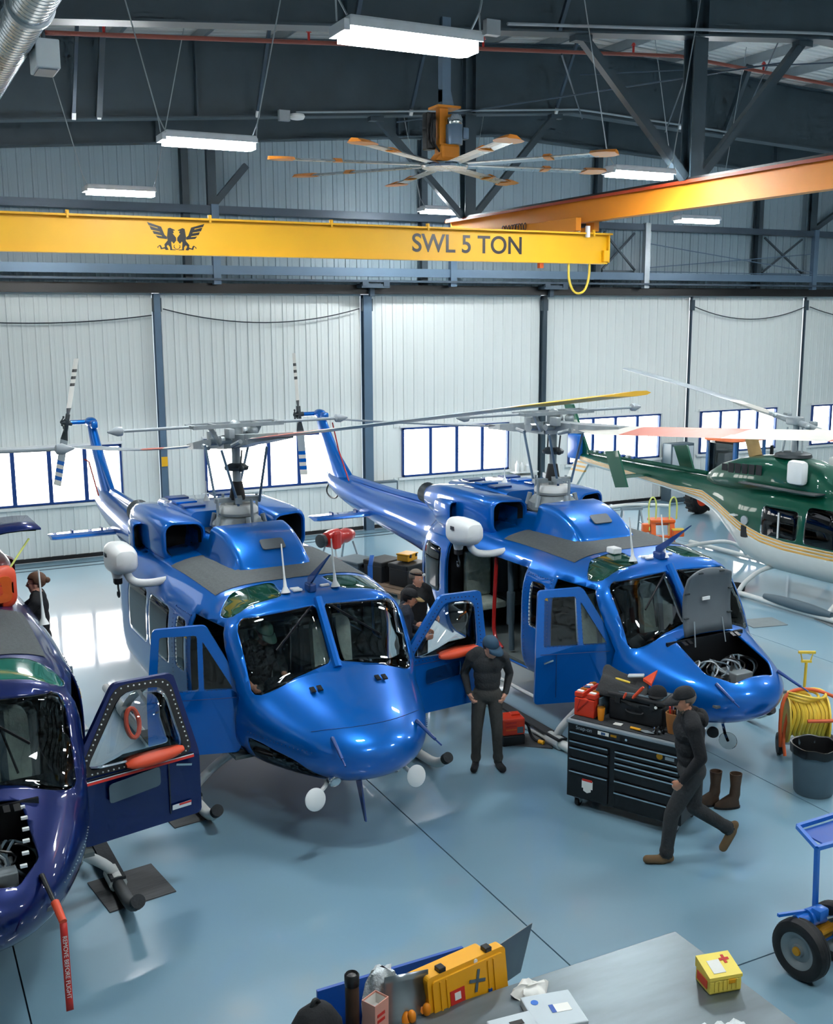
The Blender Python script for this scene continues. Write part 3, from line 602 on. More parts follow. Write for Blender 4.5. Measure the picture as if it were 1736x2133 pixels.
def bell(cfg):
    paint=cfg['paint']; dark=cfg['dark']
    root=empty('helicopter',cfg['loc'],cfg['th'],cfg['label'],'helicopter','helicopters in the hangar')
    xs=[4.26,4.25,4.23,4.2,4.16,4.12]+[4.08-.07*i for i in range(15)]+[3.04-.045*i for i in range(14)]+[2.4-.1*i for i in range(56)]+[-3.3-.25*i for i in range(19)]+[-7.95,-8.05,-8.2]
    xs=sorted(set(round(x,3) for x in xs))
    bm=loft(BELL,xs,72)
    # --- openings and panes
    N=lambda f:f.normal
    mid=lambda f:f.calc_center_median()
    glassy=[]
    for s in (-1,1):
        side=lambda f,s=s:mid(f).y*s>.3 and abs(N(f).y)>.15
        nb=cut(bm,[(1.80,.74),(2.70,.74),(2.86,1.40),(2.44,2.06),(1.80,2.08)],'y',side)
        if cfg['doors'].get(s) is None: glassy.append(('crew_door',nb,paint))
        else: nb.free()
        glassy.append(('side_window',cut(bm,rpoly([(1.34,1.36),(1.64,1.36),(1.64,1.96),(1.34,1.96)],.05),'y',side),'glass_smoke'))
        if cfg.get('cargo_open')==s:
            nb=cut(bm,[(-.80,.70),(1.18,.70),(1.18,2.10),(-.80,2.10)],'y',side); nb.free()
        else:
            for a,b_ in ((-.78,.12),(.24,1.08)): glassy.append(('cabin_window',cut(bm,rpoly([(a,1.30),(b_,1.30),(b_,1.98),(a,1.98)],.1),'y',side),'glass_smoke'))
        front=lambda f,s=s:mid(f).y*s>-.06 and mid(f).x>2.2 and N(f).x>.12 and N(f).z>-.2
        glassy.append(('windshield_pane',cut(bm,rpoly([(s*.05,1.665),(s*.5,1.585),(s*.90,1.44),(s*.955,1.46),(s*.965,2.08),(s*.90,2.165),(s*.05,2.215)],.03,1),'x',front),'glass_clear'))
        top=lambda f,s=s:mid(f).y*s>.1 and N(f).z>.25 and mid(f).z>1.9
        glassy.append(('roof_window',cut(bm,rpoly([(1.95,s*.30),(2.42,s*.36),(2.47,s*.96),(2.25,s*1.05),(1.98,s*.80)],.08),'z',top),cfg.get('roofglass','glass_green')))
        chin=lambda f,s=s:mid(f).y*s>.2 and N(f).y*s>.1
        glassy.append(('chin_window',cut(bm,rpoly([(2.98,.70),(3.4,.64),(3.85,.74),(3.66,.92),(3.2,1.0),(2.98,1.0)],.06),'y',chin),'glass_dark'))
    up=lambda f:N(f).z>.3 and mid(f).z>2
    wk=cut(bm,[(.28,-1.0),(1.86,-.95),(1.90,-.3),(1.90,.3),(1.86,.95),(.28,1.0)],'z',up,remove=False); offset(wk,.006); 
    if cfg.get('hatch'):
        nose=lambda f:N(f).z>.1 and mid(f).x>3
        nb=cut(bm,rpoly([(3.22,-.46),(3.8,-.5),(4.06,-.3),(4.06,.3),(3.8,.5),(3.22,.46)],.05),'z',nose); nb.free()
    fu=surf('fuselage',bm,[paint,'interior'],root,.022); fu.modifiers[0].material_offset=1; fu.modifiers[0].material_offset_rim=0
    obj('roof_walkway',wk,'walkway',root)
    for n,b_,m in glassy: surf(n,b_,m,root,.008)
    # rivet lines
    pts=[]
    sec=lambda x:interp([x],BELL)[0]
    def onskin(x,z,s):
        zb_,zt,hw,zc,nt,nb_=sec(x); q=(z-zc)/((zt-zc) if z>zc else (zc-zb_)); e=nt if z>zc else nb_
        return Vector((x,s*(hw*max(0,1-abs(q)**e)**(1/e)+.002),z))
    for s in (-1,1):
        for x in (1.24,1.74): pts+=[onskin(x,.85+.05*k,s) for k in range(25)]
        pts+=[onskin(1.24+.05*k,2.04,s) for k in range(11)]
        pts+=[onskin(3.0+.05*k,1.06,s) for k in range(18)]
    rivets('rivets',pts,.007,'blue_dark' if paint!='navy_paint' else 'pale_steel',root)
    # --- structure of the windscreen
    bm=B(); c=[]
    for t in range(9):
        z=1.62+.66*t/8; x=3.06-(z-1.62)*.76; c.append((x,0,z))
    tube(bm,c,.05,8); obj('centre_post',bm,paint,root,smooth=True)
    for s in (-1,1):
        bm=B(); beam(bm,(2.62,s*.12,2.2),(2.86,s*.62,1.85),.016,.02); beam(bm,(2.72,s*.4,2.02),(2.94,s*.5,1.64),.012,.02); obj('wiper',bm,'black_paint',root)
    # --- cockpit
    bm=B(); box(bm,(.55,0,.70),(4.5,2.2,.04)); obj('cabin_floor',bm,'interior_grey',root)
    bm=B(); box(bm,(-1.15,0,1.45),(.06,2.1,1.5)); obj('rear_bulkhead',bm,'interior',root)
    bm=B(); prism(bm,[(2.6,.72),(2.95,.72),(3.02,1.5),(2.86,1.56),(2.72,1.46)],-.72,.72,lambda a,b_,c_:(a,c_,b_)); obj('instrument_panel',bm,'black_paint',root)
    bm=B(); box(bm,(2.25,0,.95),(.75,.3,.5),bev=.03); obj('centre_console',bm,'interior',root)
    bm=B(); box(bm,(2.15,0,2.2),(.6,.4,.12),bev=.03); obj('overhead_console',bm,'interior',root)
    for s in (-1,1):
        st=empty('pilot_seat',(1.95,s*.52,.72)); st.parent=root
        bm=B(); box(bm,(.05,0,.28),(.5,.48,.14),bev=.05); obj('seat_cushion',bm,'seat_fabric',st,smooth=40)
        bm=B(); prism(bm,rrect(.5,.74,.12,4),0,.11,lambda a,b_,c_:(-.28+c_-b_*.12,a,.7+b_)); obj('backrest',bm,'seat_fabric',st,smooth=40)
        bm=B(); box(bm,(-.12,.0,.72),(.02,.07,.7),rot=(0,-.12,0)); obj('harness',bm,'plastic_grey',st)
        bm=B(); box(bm,(.0,0,.1),(.4,.4,.2)); obj('seat_base',bm,'interior',st)
    for k,y in enumerate((-.75,-.25,.25,.75)):
        bm=B(); box(bm,(-.6,y,1.15),(.5,.44,.1),bev=.03); box(bm,(-.85,y,1.55),(.1,.44,.7),bev=.03); obj('bench_seat',bm,'interior_grey' if k%2 else 'seat_fabric',root)
    bm=B(); box(bm,(1.35,.55,1.3),(.3,.7,.75),bev=.06); obj('equipment_case',bm,'interior_grey' if cfg['paint']=='navy_paint' else 'interior',root)
    if cfg.get('cargo_open'):
        s=cfg['cargo_open']
        bm=B(); tube(bm,[(.28,s*1.12,2.05),(.26,s*1.14,1.4),(.25,s*1.14,.9),(.45,s*1.12,.78)],.028,8,smooth=1); obj('red_grab_pole',bm,'red',root,smooth=True)
        bm=B(); cyl(bm,(.45,s*1.0,2.1),(.5,s*1.0,.75),.04,n=10); box(bm,(.47,s*1.0,1.35),(.1,.1,.5),bev=.03); obj('hoist_post',bm,'plastic_grey',root)
        nb=loft([q for q in BELL],[-2.0+.1*i for i in range(14)],72); pc=cut(nb,rpoly([(-1.75,.78),(-.78,.70),(-.78,2.12),(-1.75,2.1)],.06),'y',lambda f,s=s:f.calc_center_median().y*s>.3); nb.free(); offset(pc,.045)
        wn=cut(pc,rpoly([(-1.6,1.30),(-.95,1.30),(-.95,1.98),(-1.6,1.98)],.08),'y',lambda f:True); sd=surf('sliding_door',pc,paint,root,.03); surf('sliding_door_window',wn,'glass_smoke',sd,.008)
    # --- cowling
    bm=B(); rs=[]
    for x,hb,ht,zt in ((1.36,.40,.36,2.39),(1.31,.52,.46,2.43),(1.15,.54,.46,2.56),(.95,.56,.47,2.665),(.75,.57,.48,2.735),(.55,.59,.5,2.765),(.40,.61,.52,2.77),(.36,.61,.52,2.62),(-.42,.56,.48,2.58),(-.46,.56,.5,2.82),(-1.4,.56,.52,2.82),(-2.3,.5,.44,2.74),(-2.65,.38,.3,2.58),(-2.85,.24,.18,2.38)):
        r=[(x,-hb,2.30),(x,-hb,2.36)]
        for k in range(5): a=PI-PI/2*k/4; r.append((x,-ht+.09+.09*math.cos(a),zt-.09+.09*math.sin(a)))
        for k in range(5): a=PI/2-PI/2*k/4; r.append((x,ht-.09+.09*math.cos(a),zt-.09+.09*math.sin(a)))
        r+=[(x,hb,2.36),(x,hb,2.30)]; rs.append(r)
    rings(bm,rs); obj('pylon_cowling',bm,paint,root,smooth=50)
    bm=B(); box(bm,(-.0,0,2.60),(.76,.8,.03)); obj('mast_well',bm,'hub_dark',root)
    bm=B(); prism(bm,rrect(.3,.17,.03,3),0,.012,lambda a,b_,c_:(1.085-b_*.83+c_*.5,a+.05,2.615+b_*.55+c_)); obj('cowl_vent_panel',bm,'panel_grey',root)
    for s in (-1,1):
        open_nac=cfg.get('nacelle_open')==s
        bm=B(); rs=[]
        for x,yc,w,h,zc,r_ in ((-.62,.73,.40,.38,2.53,.08),(.0,.72,.43,.41,2.535,.1),(.045,.72,.46,.45,2.535,.12),(.04,.72,.51,.50,2.535,.13),(-.02,.725,.54,.53,2.53,.13),(-.5,.74,.56,.54,2.53,.12),(-1.5,.73,.56,.54,2.53,.14),(-2.1,.66,.48,.46,2.5,.16),(-2.45,.62,.36,.36,2.49,.16)):
            # the lip leans aft towards its outer side
            rs.append([(x-max(0,(a+.1))*.35*(1 if x>-.3 else 0),s*(yc+a),zc+b_) for a,b_ in rrect(w,h,r_,4)])
        rings(bm,rs,cap=(False,False)); nac=obj('engine_cowling',bm,cfg.get('nac',paint),root,smooth=60)
        bm=B(); rs=[[(x-max(0,(a+.1))*.35*(1 if x>-.3 else 0),s*(.72+a),2.535+b_) for a,b_ in rrect(w,h,.1,4)] for x,w,h in ((.0,.428,.408),(-.58,.39,.37))]
        rings(bm,rs,cap=(False,True)); obj('intake_duct',bm,'duct_black',nac,smooth=60)
        bm=B(); lathe(bm,[(.12,0),(.17,.0),(.175,.22),(.165,.22),(.15,.02)],(-2.42,s*.64,2.49),(-1,0,.12),n=20); obj('exhaust_pipe',bm,'hub_dark',nac,smooth=40)
        # outer side scoop
        bm=B(); rs=[[(x,s*(yc+a),zc+b_) for a,b_ in rrect(w,h,.06,3)] for x,yc,w,h,zc in ((-1.25,1.0,.14,.3,2.42),(-1.03,1.015,.2,.36,2.43),(-1.01,1.015,.24,.40,2.43),(-1.07,1.015,.26,.42,2.43),(-1.5,.97,.22,.4,2.42),(-1.95,.85,.1,.3,2.40))]
        rings(bm,rs,cap=(False,True)); sc=obj('side_scoop',bm,cfg.get('nac',paint),root,smooth=60)
        bm=B(); rs=[[(x,s*(1.015+a),2.43+b_) for a,b_ in rrect(.198,.358,.06,3)] for x in (-1.04,-1.2)]; rings(bm,rs,cap=(False,True)); obj('scoop_duct',bm,'duct_black',sc)
        for k in range(3): bm=B(); box(bm,(-.9-.38*k,s*.33,2.833),(.22,.3,.03),bev=.008); obj('top_louvre',bm,dark if k!=1 else paint,root)
    bm=B(); lathe(bm,[(.05,0),(.03,.05),(.008,.09),(.006,.28)],(-1.25,-.02,2.82),n=10); obj('top_antenna',bm,'white_paint',root,smooth=True)
    # --- tail
    bm=B(); rs=[]
    for t in range(9):
        q=t/8; z=2.0+q*1.30; le=-6.95-1.45*q-.06*math.sin(q*PI); te=-8.12-.72*q; c=le-te; th=.14*(1-.4*q)
        rs.append([(le-c*u,th*w,z+ (0)) for u,w in ((0,0),(.08,.6),(.3,1),(.6,.75),(1,.08),(1,-.08),(.6,-.75),(.3,-1),(.08,-.6))])
    rings(bm,rs); fin=obj('tail_fin',bm,paint,root,smooth=60)
    bm=B(); ball(bm,(-8.58,0,3.33),(.22,.12,.1),14,8); cyl(bm,(-8.66,-.05,3.33),(-8.66,-.38,3.33),.045,n=12); box(bm,(-8.35,0,3.3),(.25,.13,.16),bev=.04); obj('tail_gearbox',bm,paint,fin,smooth=40)
    bm=B(); tube(bm,[(-7.0,0,2.14),(-7.8,0,2.62),(-8.45,0,3.22)],.05,8); obj('drive_cover',bm,paint,fin,smooth=True)
    bm=B(); tube(bm,[(-3.0,0,2.16),(-5.0,0,2.12),(-7.0,0,2.14)],.075,8); obj('driveshaft_cover',bm,paint,root,smooth=True)
    tr=empty('tail_rotor',(-8.66,-.45,3.33)); tr.parent=root; tr.rotation_euler=(R(cfg.get('trx',0)),R(cfg.get('tr',8)),0)
    bm=B(); cyl(bm,(0,-.1,0),(0,.1,0),.05,n=12); box(bm,(0,0,0),(.1,.07,.36),bev=.01)
    for a in range(4): x_,z_=.12*math.cos(a*PI/2+.7),.12*math.sin(a*PI/2+.7); beam(bm,(0,-.12,0),(x_,-.05,z_),.02,.02); ball(bm,(x_,-.06,z_),.022,8,6)
    obj('tail_rotor_hub',bm,'hub_dark',tr,smooth=40)
    for s in (-1,1):
        bm=B(); L0=[.17,.3,.62,.74,.80,.88,.94,1.02,1.08,1.29] if s>0 else [.17,.35,.7,.78,.86,.94,1.02,1.1,1.18,1.29]
        vv=rings(bm,[[(c_*.06*(1 if z>.28 else .6),w*.012+c_*.06*(1 if z>.28 else .6)*(-1 if s>0 else 1),s*z) for c_,w in ((-1,0),(-.4,1),(.5,.8),(1,0),(.5,-.8),(-.4,-1))] for z in L0])
        ml=['hub_dark','blade_white','blade_white','black_paint','blade_white','black_paint','blade_white','black_paint','blade_white'] if s>0 else ['hub_dark','blade_grey','blade_grey','blue_paint','blade_white','blue_paint','blade_white','blue_paint','blade_white']
        uniq=list(dict.fromkeys(ml))
        bm.faces.ensure_lookup_table()
        for f in bm.faces:
            z=abs(f.calc_center_median().z); i=max(0,min(len(ml)-1,int(np.searchsorted(L0,z))-1)); f.material_index=uniq.index(ml[i])
        obj('tail_rotor_blade',bm,uniq,tr)
    for s in (-1,1):
        bm=B(); rs=[]
        for y,c_ in ((.2,.62),(1.0,.6),(1.36,.58),(1.42,.46)): rs.append([(-5.38-.62*(1-c_/.62)*.4-c_*u,s*y,1.66+.045*w) for u,w in ((0,0),(.1,.6),(.35,1),(1,.05),(.35,-1),(.1,-.6))])
        rings(bm,rs); el=obj('elevator',bm,paint,root)
        for y in (.55,1.05): bm=B(); box(bm,(-5.65,s*y,1.72),(.14,.03,.06)); obj('hinge_fitting',bm,'blue_dark' if paint=='blue_paint' else dark,el)
    bm=B(); tube(bm,[(-7.6,0,1.86),(-7.75,0,1.62),(-8.1,0,1.58),(-8.35,0,1.7),(-8.1,0,1.95)],.018,6,smooth=2); obj('tail_skid',bm,'black_paint',root,smooth=True)
    # --- main rotor
    mr=empty('main_rotor',(0,0,0),R(cfg.get('az',2))); mr.parent=root; tt=R(cfg.get('teeter',-7))
    bm=B(); cyl(bm,(0,0,2.62),(0,0,3.86),.055,n=16); obj('mast',bm,'hub_grey',mr,smooth=40)
    bm=B(); lathe(bm,[(.10,3.02),(.105,3.05),(.07,3.25),(.056,3.26)],n=16); obj('mast_boot',bm,'black_rubber',mr,smooth=40)
    bm=B(); lathe(bm,[(.14,2.82),(.22,2.82),(.26,2.86),(.26,2.91),(.22,2.96),(.17,2.97),(.13,2.94)],n=28); obj('swashplate',bm,'skid_white',mr,smooth=40)
    bm=B(); lathe(bm,[(.36,2.61),(.36,2.72),(.27,2.8),(.1,2.82)],n=8); 
    for a in range(6): cyl(bm,(.36*math.cos(a),.36*math.sin(a),2.66),(.32*math.cos(a),.32*math.sin(a),2.83),.035,n=8)
    obj('transmission_case',bm,'hub_grey',mr,smooth=40)
    bm=B(); beam(bm,(-.32,.12,3.05),(.32,-.12,3.05),.09,.07); beam(bm,(-.05,-.3,3.02),(.05,.3,3.02),.08,.06)
    for a in (.2,1.8,3.4,4.9): cyl(bm,(.31*math.cos(a),.31*math.sin(a),2.76),(.31*math.cos(a),.31*math.sin(a),3.06),.02,n=8)
    obj('swashplate_scissors',bm,'hub_grey',mr,smooth=40)
    for a,b_ in (((.26,-.1,2.98),(.34,-.34,3.72)),((-.26,.1,2.98),(-.34,.34,3.72)),((.1,.26,2.98),(.3,.3,3.72)),((-.1,-.26,2.98),(-.3,-.3,3.72))): bm=B(); cyl(bm,a,b_,.018,n=8); obj('pitch_link',bm,'steel_light',mr,smooth=40)
    bm=B(); lathe(bm,[(.06,3.40),(.15,3.41),(.16,3.45),(.1,3.49),(.06,3.5)],n=16)
    for s in (-1,1): ball(bm,(s*.14,0,3.44),.045,10,6); cyl(bm,(s*.13,0,3.44),(s*.14,.02,3.68),.012,n=6)
    obj('drive_collar',bm,'hub_dark',mr,smooth=40)
    def T(x,y,z): # teetered rotor frame (pitching about y)
        c_,s_=math.cos(tt),math.sin(tt); zz=z-3.78; return Vector((x*c_+zz*s_,y,3.78-x*s_+zz*c_))
    bm=B()
    for s in (-1,1): 
        rings(bm,[[T(s*x,w*a,3.78+h*b_) for a,b_ in ((1,1),(-1,1),(-1,-1),(1,-1))] for x,w,h in ((.02,.16,.09),(.3,.13,.08),(.55,.11,.06),(.8,.1,.05))])
        cyl(bm,T(s*.18,-.28,3.80),T(s*.18,.28,3.80),.05,n=10); cyl(bm,T(s*.4,-.22,3.72),T(s*.62,-.2,3.76),.03,n=8); cyl(bm,T(s*.3,.3,3.74),T(s*.7,.22,3.78),.025,n=8)
        ball(bm,T(s*.12,.2,3.9),.07,10,8); box(bm,T(s*.3,-.2,3.88),(.16,.08,.12),bev=.01)
    cyl(bm,(0,0,3.72),(0,0,3.98),.1,n=14); ball(bm,(0,0,3.98),.08,12,8)
    obj('rotor_hub',bm,'hub_grey',mr,smooth=35)
    for s,bands in ((1,cfg['bandf']),(-1,cfg['banda'])):
        bm=B(); R0=[.62+.04*k for k in range(4)]+[.8+.25*k for k in range(26)]+[7.2,7.32]; R0=sorted(set(R0+[b_[0] for b_ in bands if b_[0]>.62]))
        rs=[]
        for r_ in R0:
            ch=.2 if r_<.7 else min(.54,.2+(r_-.7)*.55); lift=.0 if r_<1 else (cfg.get('coneF',.02) if s>0 else cfg.get('coneA',-.012))*(r_-1)**2*.5
            tw=cfg.get('tw',-.02)
            rs.append([T(s*r_,s*ch*u,3.78+lift+.5*w*.04*(1 if r_>.8 else 2)-tw*u*ch) for u,w in ((.28,0),(.2,.8),(.0,1),(-.4,.5),(-.72,.02),(-.4,-.4),(0,-.9),(.2,-.7))])
        rings(bm,rs); uq=list(dict.fromkeys(b_[1] for b_ in bands)); bm.normal_update()
        for f in bm.faces:
            d=(f.calc_center_median()-Vector((0,0,3.78))).length; k=[b_[1] for b_ in bands if b_[0]<=d+.02] or [bands[0][1]]; f.material_index=uq.index(k[-1])
        bd=obj('main_rotor_blade',bm,uq,mr,smooth=50)
        bm=B(); rings(bm,[[T(s*x,w*a,3.78+h*b_) for a,b_ in ((1,1),(-1,1),(-1,-1),(1,-1))] for x,w,h in ((.5,.1,.07),(.75,.16,.06),(1.1,.16,.045),(1.5,.1,.035))]); obj('blade_grip',bm,'hub_grey',mr)
    bm=B(); 
    for x in (-.14,.14): beam(bm,(x,-.62,4.0),(x,.62,4.0),.035,.05)
    for y in (-.6,-.3,.3,.6): beam(bm,(-.15,y,4.0),(.15,y,4.0),.05,.04)
    for y in (-.35,.35): beam(bm,(0,y,3.99),(0,y*.6,3.74),.05,.05)
    sb=obj('stabilizer_bar_frame',bm,'hub_grey',mr)
    for s in (-1,1):
        bm=B(); cyl(bm,(0,s*.55,4.0),(0,s*1.5,4.0),.02,n=10); obj('bar_rod',bm,'blade_grey',mr,smooth=True)
        bm=B(); lathe(bm,[(.02,0),(.055,.02),(.06,.08),(.04,.13),(.01,.2)],(0,s*1.46,4.0),(0,s,0),n=14); obj('bar_weight',bm,'blade_grey',mr,smooth=40)
    bm=B(); tube(bm,[T(-7.1,0,3.78),(-6.95,.06,2.75),(-6.6,.1,2.16)],.014,6); obj('tie_down_strap',bm,'red',mr)
    # --- landing gear
    for s in (-1,1):
        bm=B(); tube(bm,[(-2.0,s*1.4,.075),(0,s*1.4,.065),(2.5,s*1.4,.065),(2.82,s*1.4,.12),(3.02,s*1.4,.26)],.058,12,smooth=2); sk=obj('skid_tube',bm,'skid_dark' if cfg['paint']=='navy_paint' else 'skid_white',root,smooth=True)
        bm=B(); cyl(bm,(2.98,s*1.4,.235),(3.05,s*1.4,.285),.064,n=18); obj('skid_cap',bm,'grip_dark',sk)
        bm=B(); box(bm,(1.2,s*1.4,.135),(2.2,.14,.03)); obj('skid_step',bm,'grip_dark',sk)
        for x in (2.15,-.9):
            bm=B(); cyl(bm,(x-.13,s*1.4,.075),(x+.13,s*1.4,.075),.085,n=12); obj('skid_saddle',bm,'skid_white',sk,smooth=40)
        bm=B(); tube(bm,[(-.7,s*1.3,.5),(.5,s*1.34,.46),(1.7,s*1.34,.46)],.025,8); 
        for x in (-.6,.6,1.6): beam(bm,(x,s*1.33,.47),(x-.08,s*1.0,.66),.02,.02)
        obj('cabin_step',bm,'skid_white',root,smooth=True)
    for x in (2.15,-.9):
        bm=B(); tube(bm,[(x,-1.4,.12),(x,-1.3,.26),(x,-.95,.5),(x,-.5,.56),(x,.5,.56),(x,.95,.5),(x,1.3,.26),(x,1.4,.12)],.05,10,smooth=2); obj('cross_tube',bm,'skid_white',root,smooth=True)
    # --- crew doors
    for s,dd in cfg['doors'].items():
        if dd is None: continue
        ang,style=dd; a=R(ang); du=Vector((-math.cos(a),s*math.sin(a),0)); dn=Vector((math.sin(a),s*math.cos(a),0))
        if style=='bubble': dn=Vector((math.sin(a),s*math.cos(a),0))
        h=Vector((2.72,s*1.02,0)); us=1.12 if s>0 else .93
        tl,tr_,ln_=(.38,.90,.26)
        if style=='bubble': tl,tr_,ln_=cfg.get('dtop',(.38,.90,.26))
        else: tl,tr_=.34,.94
        def f(u,v,w,du=du,dn=dn,h=h,us=us,ln_=ln_):
            lean=-ln_*max(0,v-1.3)-.12*max(0,1.0-v)
            return h+du*u*us+dn*(w+lean)+Vector((0,0,v))
        outer=rpoly([(.0,.74),(1.03,.74),(1.02,1.38),(tr_,2.10),(tl,2.12),(-.10,1.40)],.05,3)
        if style=='bubble': holes=[rpoly([(.05,1.45),(.90,1.42),(tr_-.10,2.01),(tl+.06,2.03)],.10,3)]
        else: holes=[rpoly([(.44,1.45),(.91,1.45),(.86,2.02),(.44,2.02)],.03,2),rpoly([(.05,1.45),(.38,1.45),(.38,1.96)],.03,2)]
        bm=plate(outer,holes,.05,f); dr=obj('crew_door',bm,paint,root)
        if style=='bubble':
            bm=bubble([(.04,1.43),(.91,1.40),(tr_-.09,2.02),(tl+.05,2.05)],.17,lambda u,v,w:f(u,v,.05+w)); g=surf('bubble_window',bm,'glass_bubble',dr,.006)
            pts=[f(p.x,p.y,.055) for p in along(rpoly([(.0,1.41),(.95,1.38),(tr_-.06,2.05),(tl+.02,2.08)],.1,3),.045)]
            if paint=='navy_paint':
                bm=plate(rpoly([(-.03,1.395),(.97,1.365),(.86,2.075),(.395,2.10)],.1,3),[rpoly([(.05,1.44),(.90,1.41),(.80,2.01),(.44,2.04)],.1,3)],.006,lambda u,v,w:f(u,v,.05+w)); obj('window_gasket',bm,'black_rubber',dr)
            rivets('rivets',pts,.009,'white_paint' if paint=='navy_paint' else 'blue_dark',dr)
            bm=B(); rs=[]
            for k in range(15):
                q=k/14; e=max(.05,math.sin(PI*min(.985,max(.03,q**.7)))**.4)*(.75+.35*q); rs.append([f(.36+.50*q,1.43+.02*q+.07*e*math.sin(t),.12+.085*e*math.cos(t)) for t in [2*PI*i/12 for i in range(12)]])
            rings(bm,rs); obj('red_window_pad',bm,'orange_cover',dr,smooth=True)
            bm=B(); prism(bm,rpoly([(.22,1.10),(.66,1.14),(.66,1.32),(.22,1.28)],.03,2),.05,.056,f); obj('door_vent_pane',bm,'glass_clear' if paint!='navy_paint' else 'plastic_grey',dr)
        else:
            for hl in holes: bm=B(); prism(bm,hl,.02,.028,f); obj('door_window',bm,'glass_clear',dr)
            rivets('rivets',[f(p.x,p.y,.052) for hl in holes for p in along(hl,.05)][::1],.006,'blue_dark',dr)
        bm=B(); p0=f(.80,1.30,.055); p1=f(.93,1.27,.075); beam(bm,p0,p1,.03,.02); obj('door_handle',bm,'chrome',dr)
        bm=B(); prism(bm,[(.74,.82),(.75,.82),(.75,1.36),(.74,1.36)],.05,.053,f); prism(bm,[(.02,1.36),(.96,1.36),(.96,1.368),(.02,1.368)],.05,.054,f); obj('door_seam',bm,dark,dr)
        if paint=='navy_paint':
            bm=B(); prism(bm,[(.02,1.32),(.97,1.32),(.97,1.34),(.02,1.34)],.05,.054,f); obj('red_pinstripe',bm,'sticker_red',dr); bm=B(); prism(bm,[(.02,1.343),(.97,1.343),(.97,1.35),(.02,1.35)],.05,.054,f); obj('white_pinstripe',bm,'white_paint',dr)
            bm=B(); prism(bm,[(.76,.85),(.93,.85),(.93,.90),(.76,.90)],.05,.054,f); obj('door_decal',bm,'white_paint',dr); bm=B(); prism(bm,[(.82,.88),(.93,.88),(.93,.90),(.82,.90)],.054,.056,f); obj('decal_print',bm,'sticker_red',dr)
    # warning triangle
    bm=B(); p=onskin(1.70,1.78,-1); box(bm,p,(.0,.0,.0)); bm.free()
    for s in (-1,1):
        bm=B(); p=onskin(1.70,1.82,s); vs_=[Vector((p.x-.05,p.y+s*.004,p.z-.04)),Vector((p.x+.05,p.y+s*.004,p.z-.04)),Vector((p.x,p.y-s*.002,p.z+.05))]
        rings(bm,[vs_,[v+Vector((0,s*.003,0)) for v in vs_]]); obj('warning_triangle',bm,'crane_yellow',root)
    # --- nose fittings
    for s in (-1,1):
        bm=B(); cyl(bm,(3.96,s*.48,1.22),(4.28,s*.52,1.12),.022,.016,n=10); cyl(bm,(4.28,s*.52,1.12),(4.38,s*.535,1.09),.009,n=8); obj('pitot_tube',bm,dark,root,smooth=40)
        bm=B(); box(bm,(3.35,s*.34,1.53),(.08,.05,.015),rot=(0,.35,0)); box(bm,(3.35,s*.42,1.525),(.08,.05,.015),rot=(0,.35,0)); obj('nose_vent',bm,'black_paint',root)
    if cfg.get('mirrors'):
        for s,y,x in ((-1,-.72,4.02),(1,.42,4.02)):
            mi=empty('cargo_mirror',(0,0,0)); mi.parent=root
            bm=B(); tube(bm,[(3.75,y*.6+(.1 if s>0 else -.0),.72),(3.9,y*.75+(.06 if s>0 else 0),.7),(x+.02,y,.66)],.022,8); obj('mirror_arm',bm,'skid_white',mi,smooth=True)
            bm=B(); lathe(bm,[(.02,-.02),(.10,-.012),(.115,0),(.10,.012),(.02,.015)],(x+.04,y,.66),(1,.1,.25),n=28); obj('mirror_disc',bm,'white_paint',mi,smooth=40)
            bm=B(); lathe(bm,[(.02,-.06),(.06,-.05),(.068,0),(.06,.012),(.05,.005),(.01,.0)],(3.93,y*.62+(.0),.74),(1,0,-.3),n=20); obj('landing_light',bm,'chrome',root,smooth=40)
        bm=B(); prism(bm,[(0,0),(.14,0),(.10,-.42),(.07,-.42)],-.008,.008,lambda a,b_,c_:(3.72+a-b_*.35,-.12+c_,.66+b_)); obj('lower_antenna',bm,dark,root)
    if cfg.get('lowlight'):
        bm=B(); lathe(bm,[(.02,-.05),(.065,-.04),(.07,0),(.05,.006),(.01,.0)],(3.7,-.25,.5),(.6,-.7,-.2),n=20); obj('landing_light',bm,'black_rubber',root,smooth=40)
        bm=B(); lathe(bm,[(.02,-.01),(.10,-.006),(.105,0),(.02,.008)],(4.0,-.3,.52),(.6,-.8,0),n=24); tube(bm,[(3.7,-.1,.6),(3.9,-.25,.56),(4.0,-.3,.52)],.018,6); obj('cargo_mirror',bm,'glass_clear',root)
    # hatch lid and avionics bay
    if cfg.get('hatch'):
        bm=B(); box(bm,(3.62,0,.98),(.86,1.1,.03)); obj('avionics_tray',bm,'panel_grey',root)
        bm=B(); box(bm,(3.24,0,1.25),(.03,1.2,.56)); obj('avionics_bulkhead',bm,'black_paint',root)
        rnd=random.Random(5)
        for k in range(7):
            bm=B(); 
            for j in range(3): 
                y0=rnd.uniform(-.4,.4); tube(bm,[(3.3,y0,1.1+.05*j),(3.4+rnd.uniform(0,.1),y0+rnd.uniform(-.15,.15),1.32),(3.55,y0+rnd.uniform(-.25,.25),1.2),(3.6,y0+rnd.uniform(-.3,.3),1.03)],.012,6,smooth=2)
            obj('wire_bundle',bm,('plastic_grey','pale_steel','black_paint')[k%3],root,smooth=True)
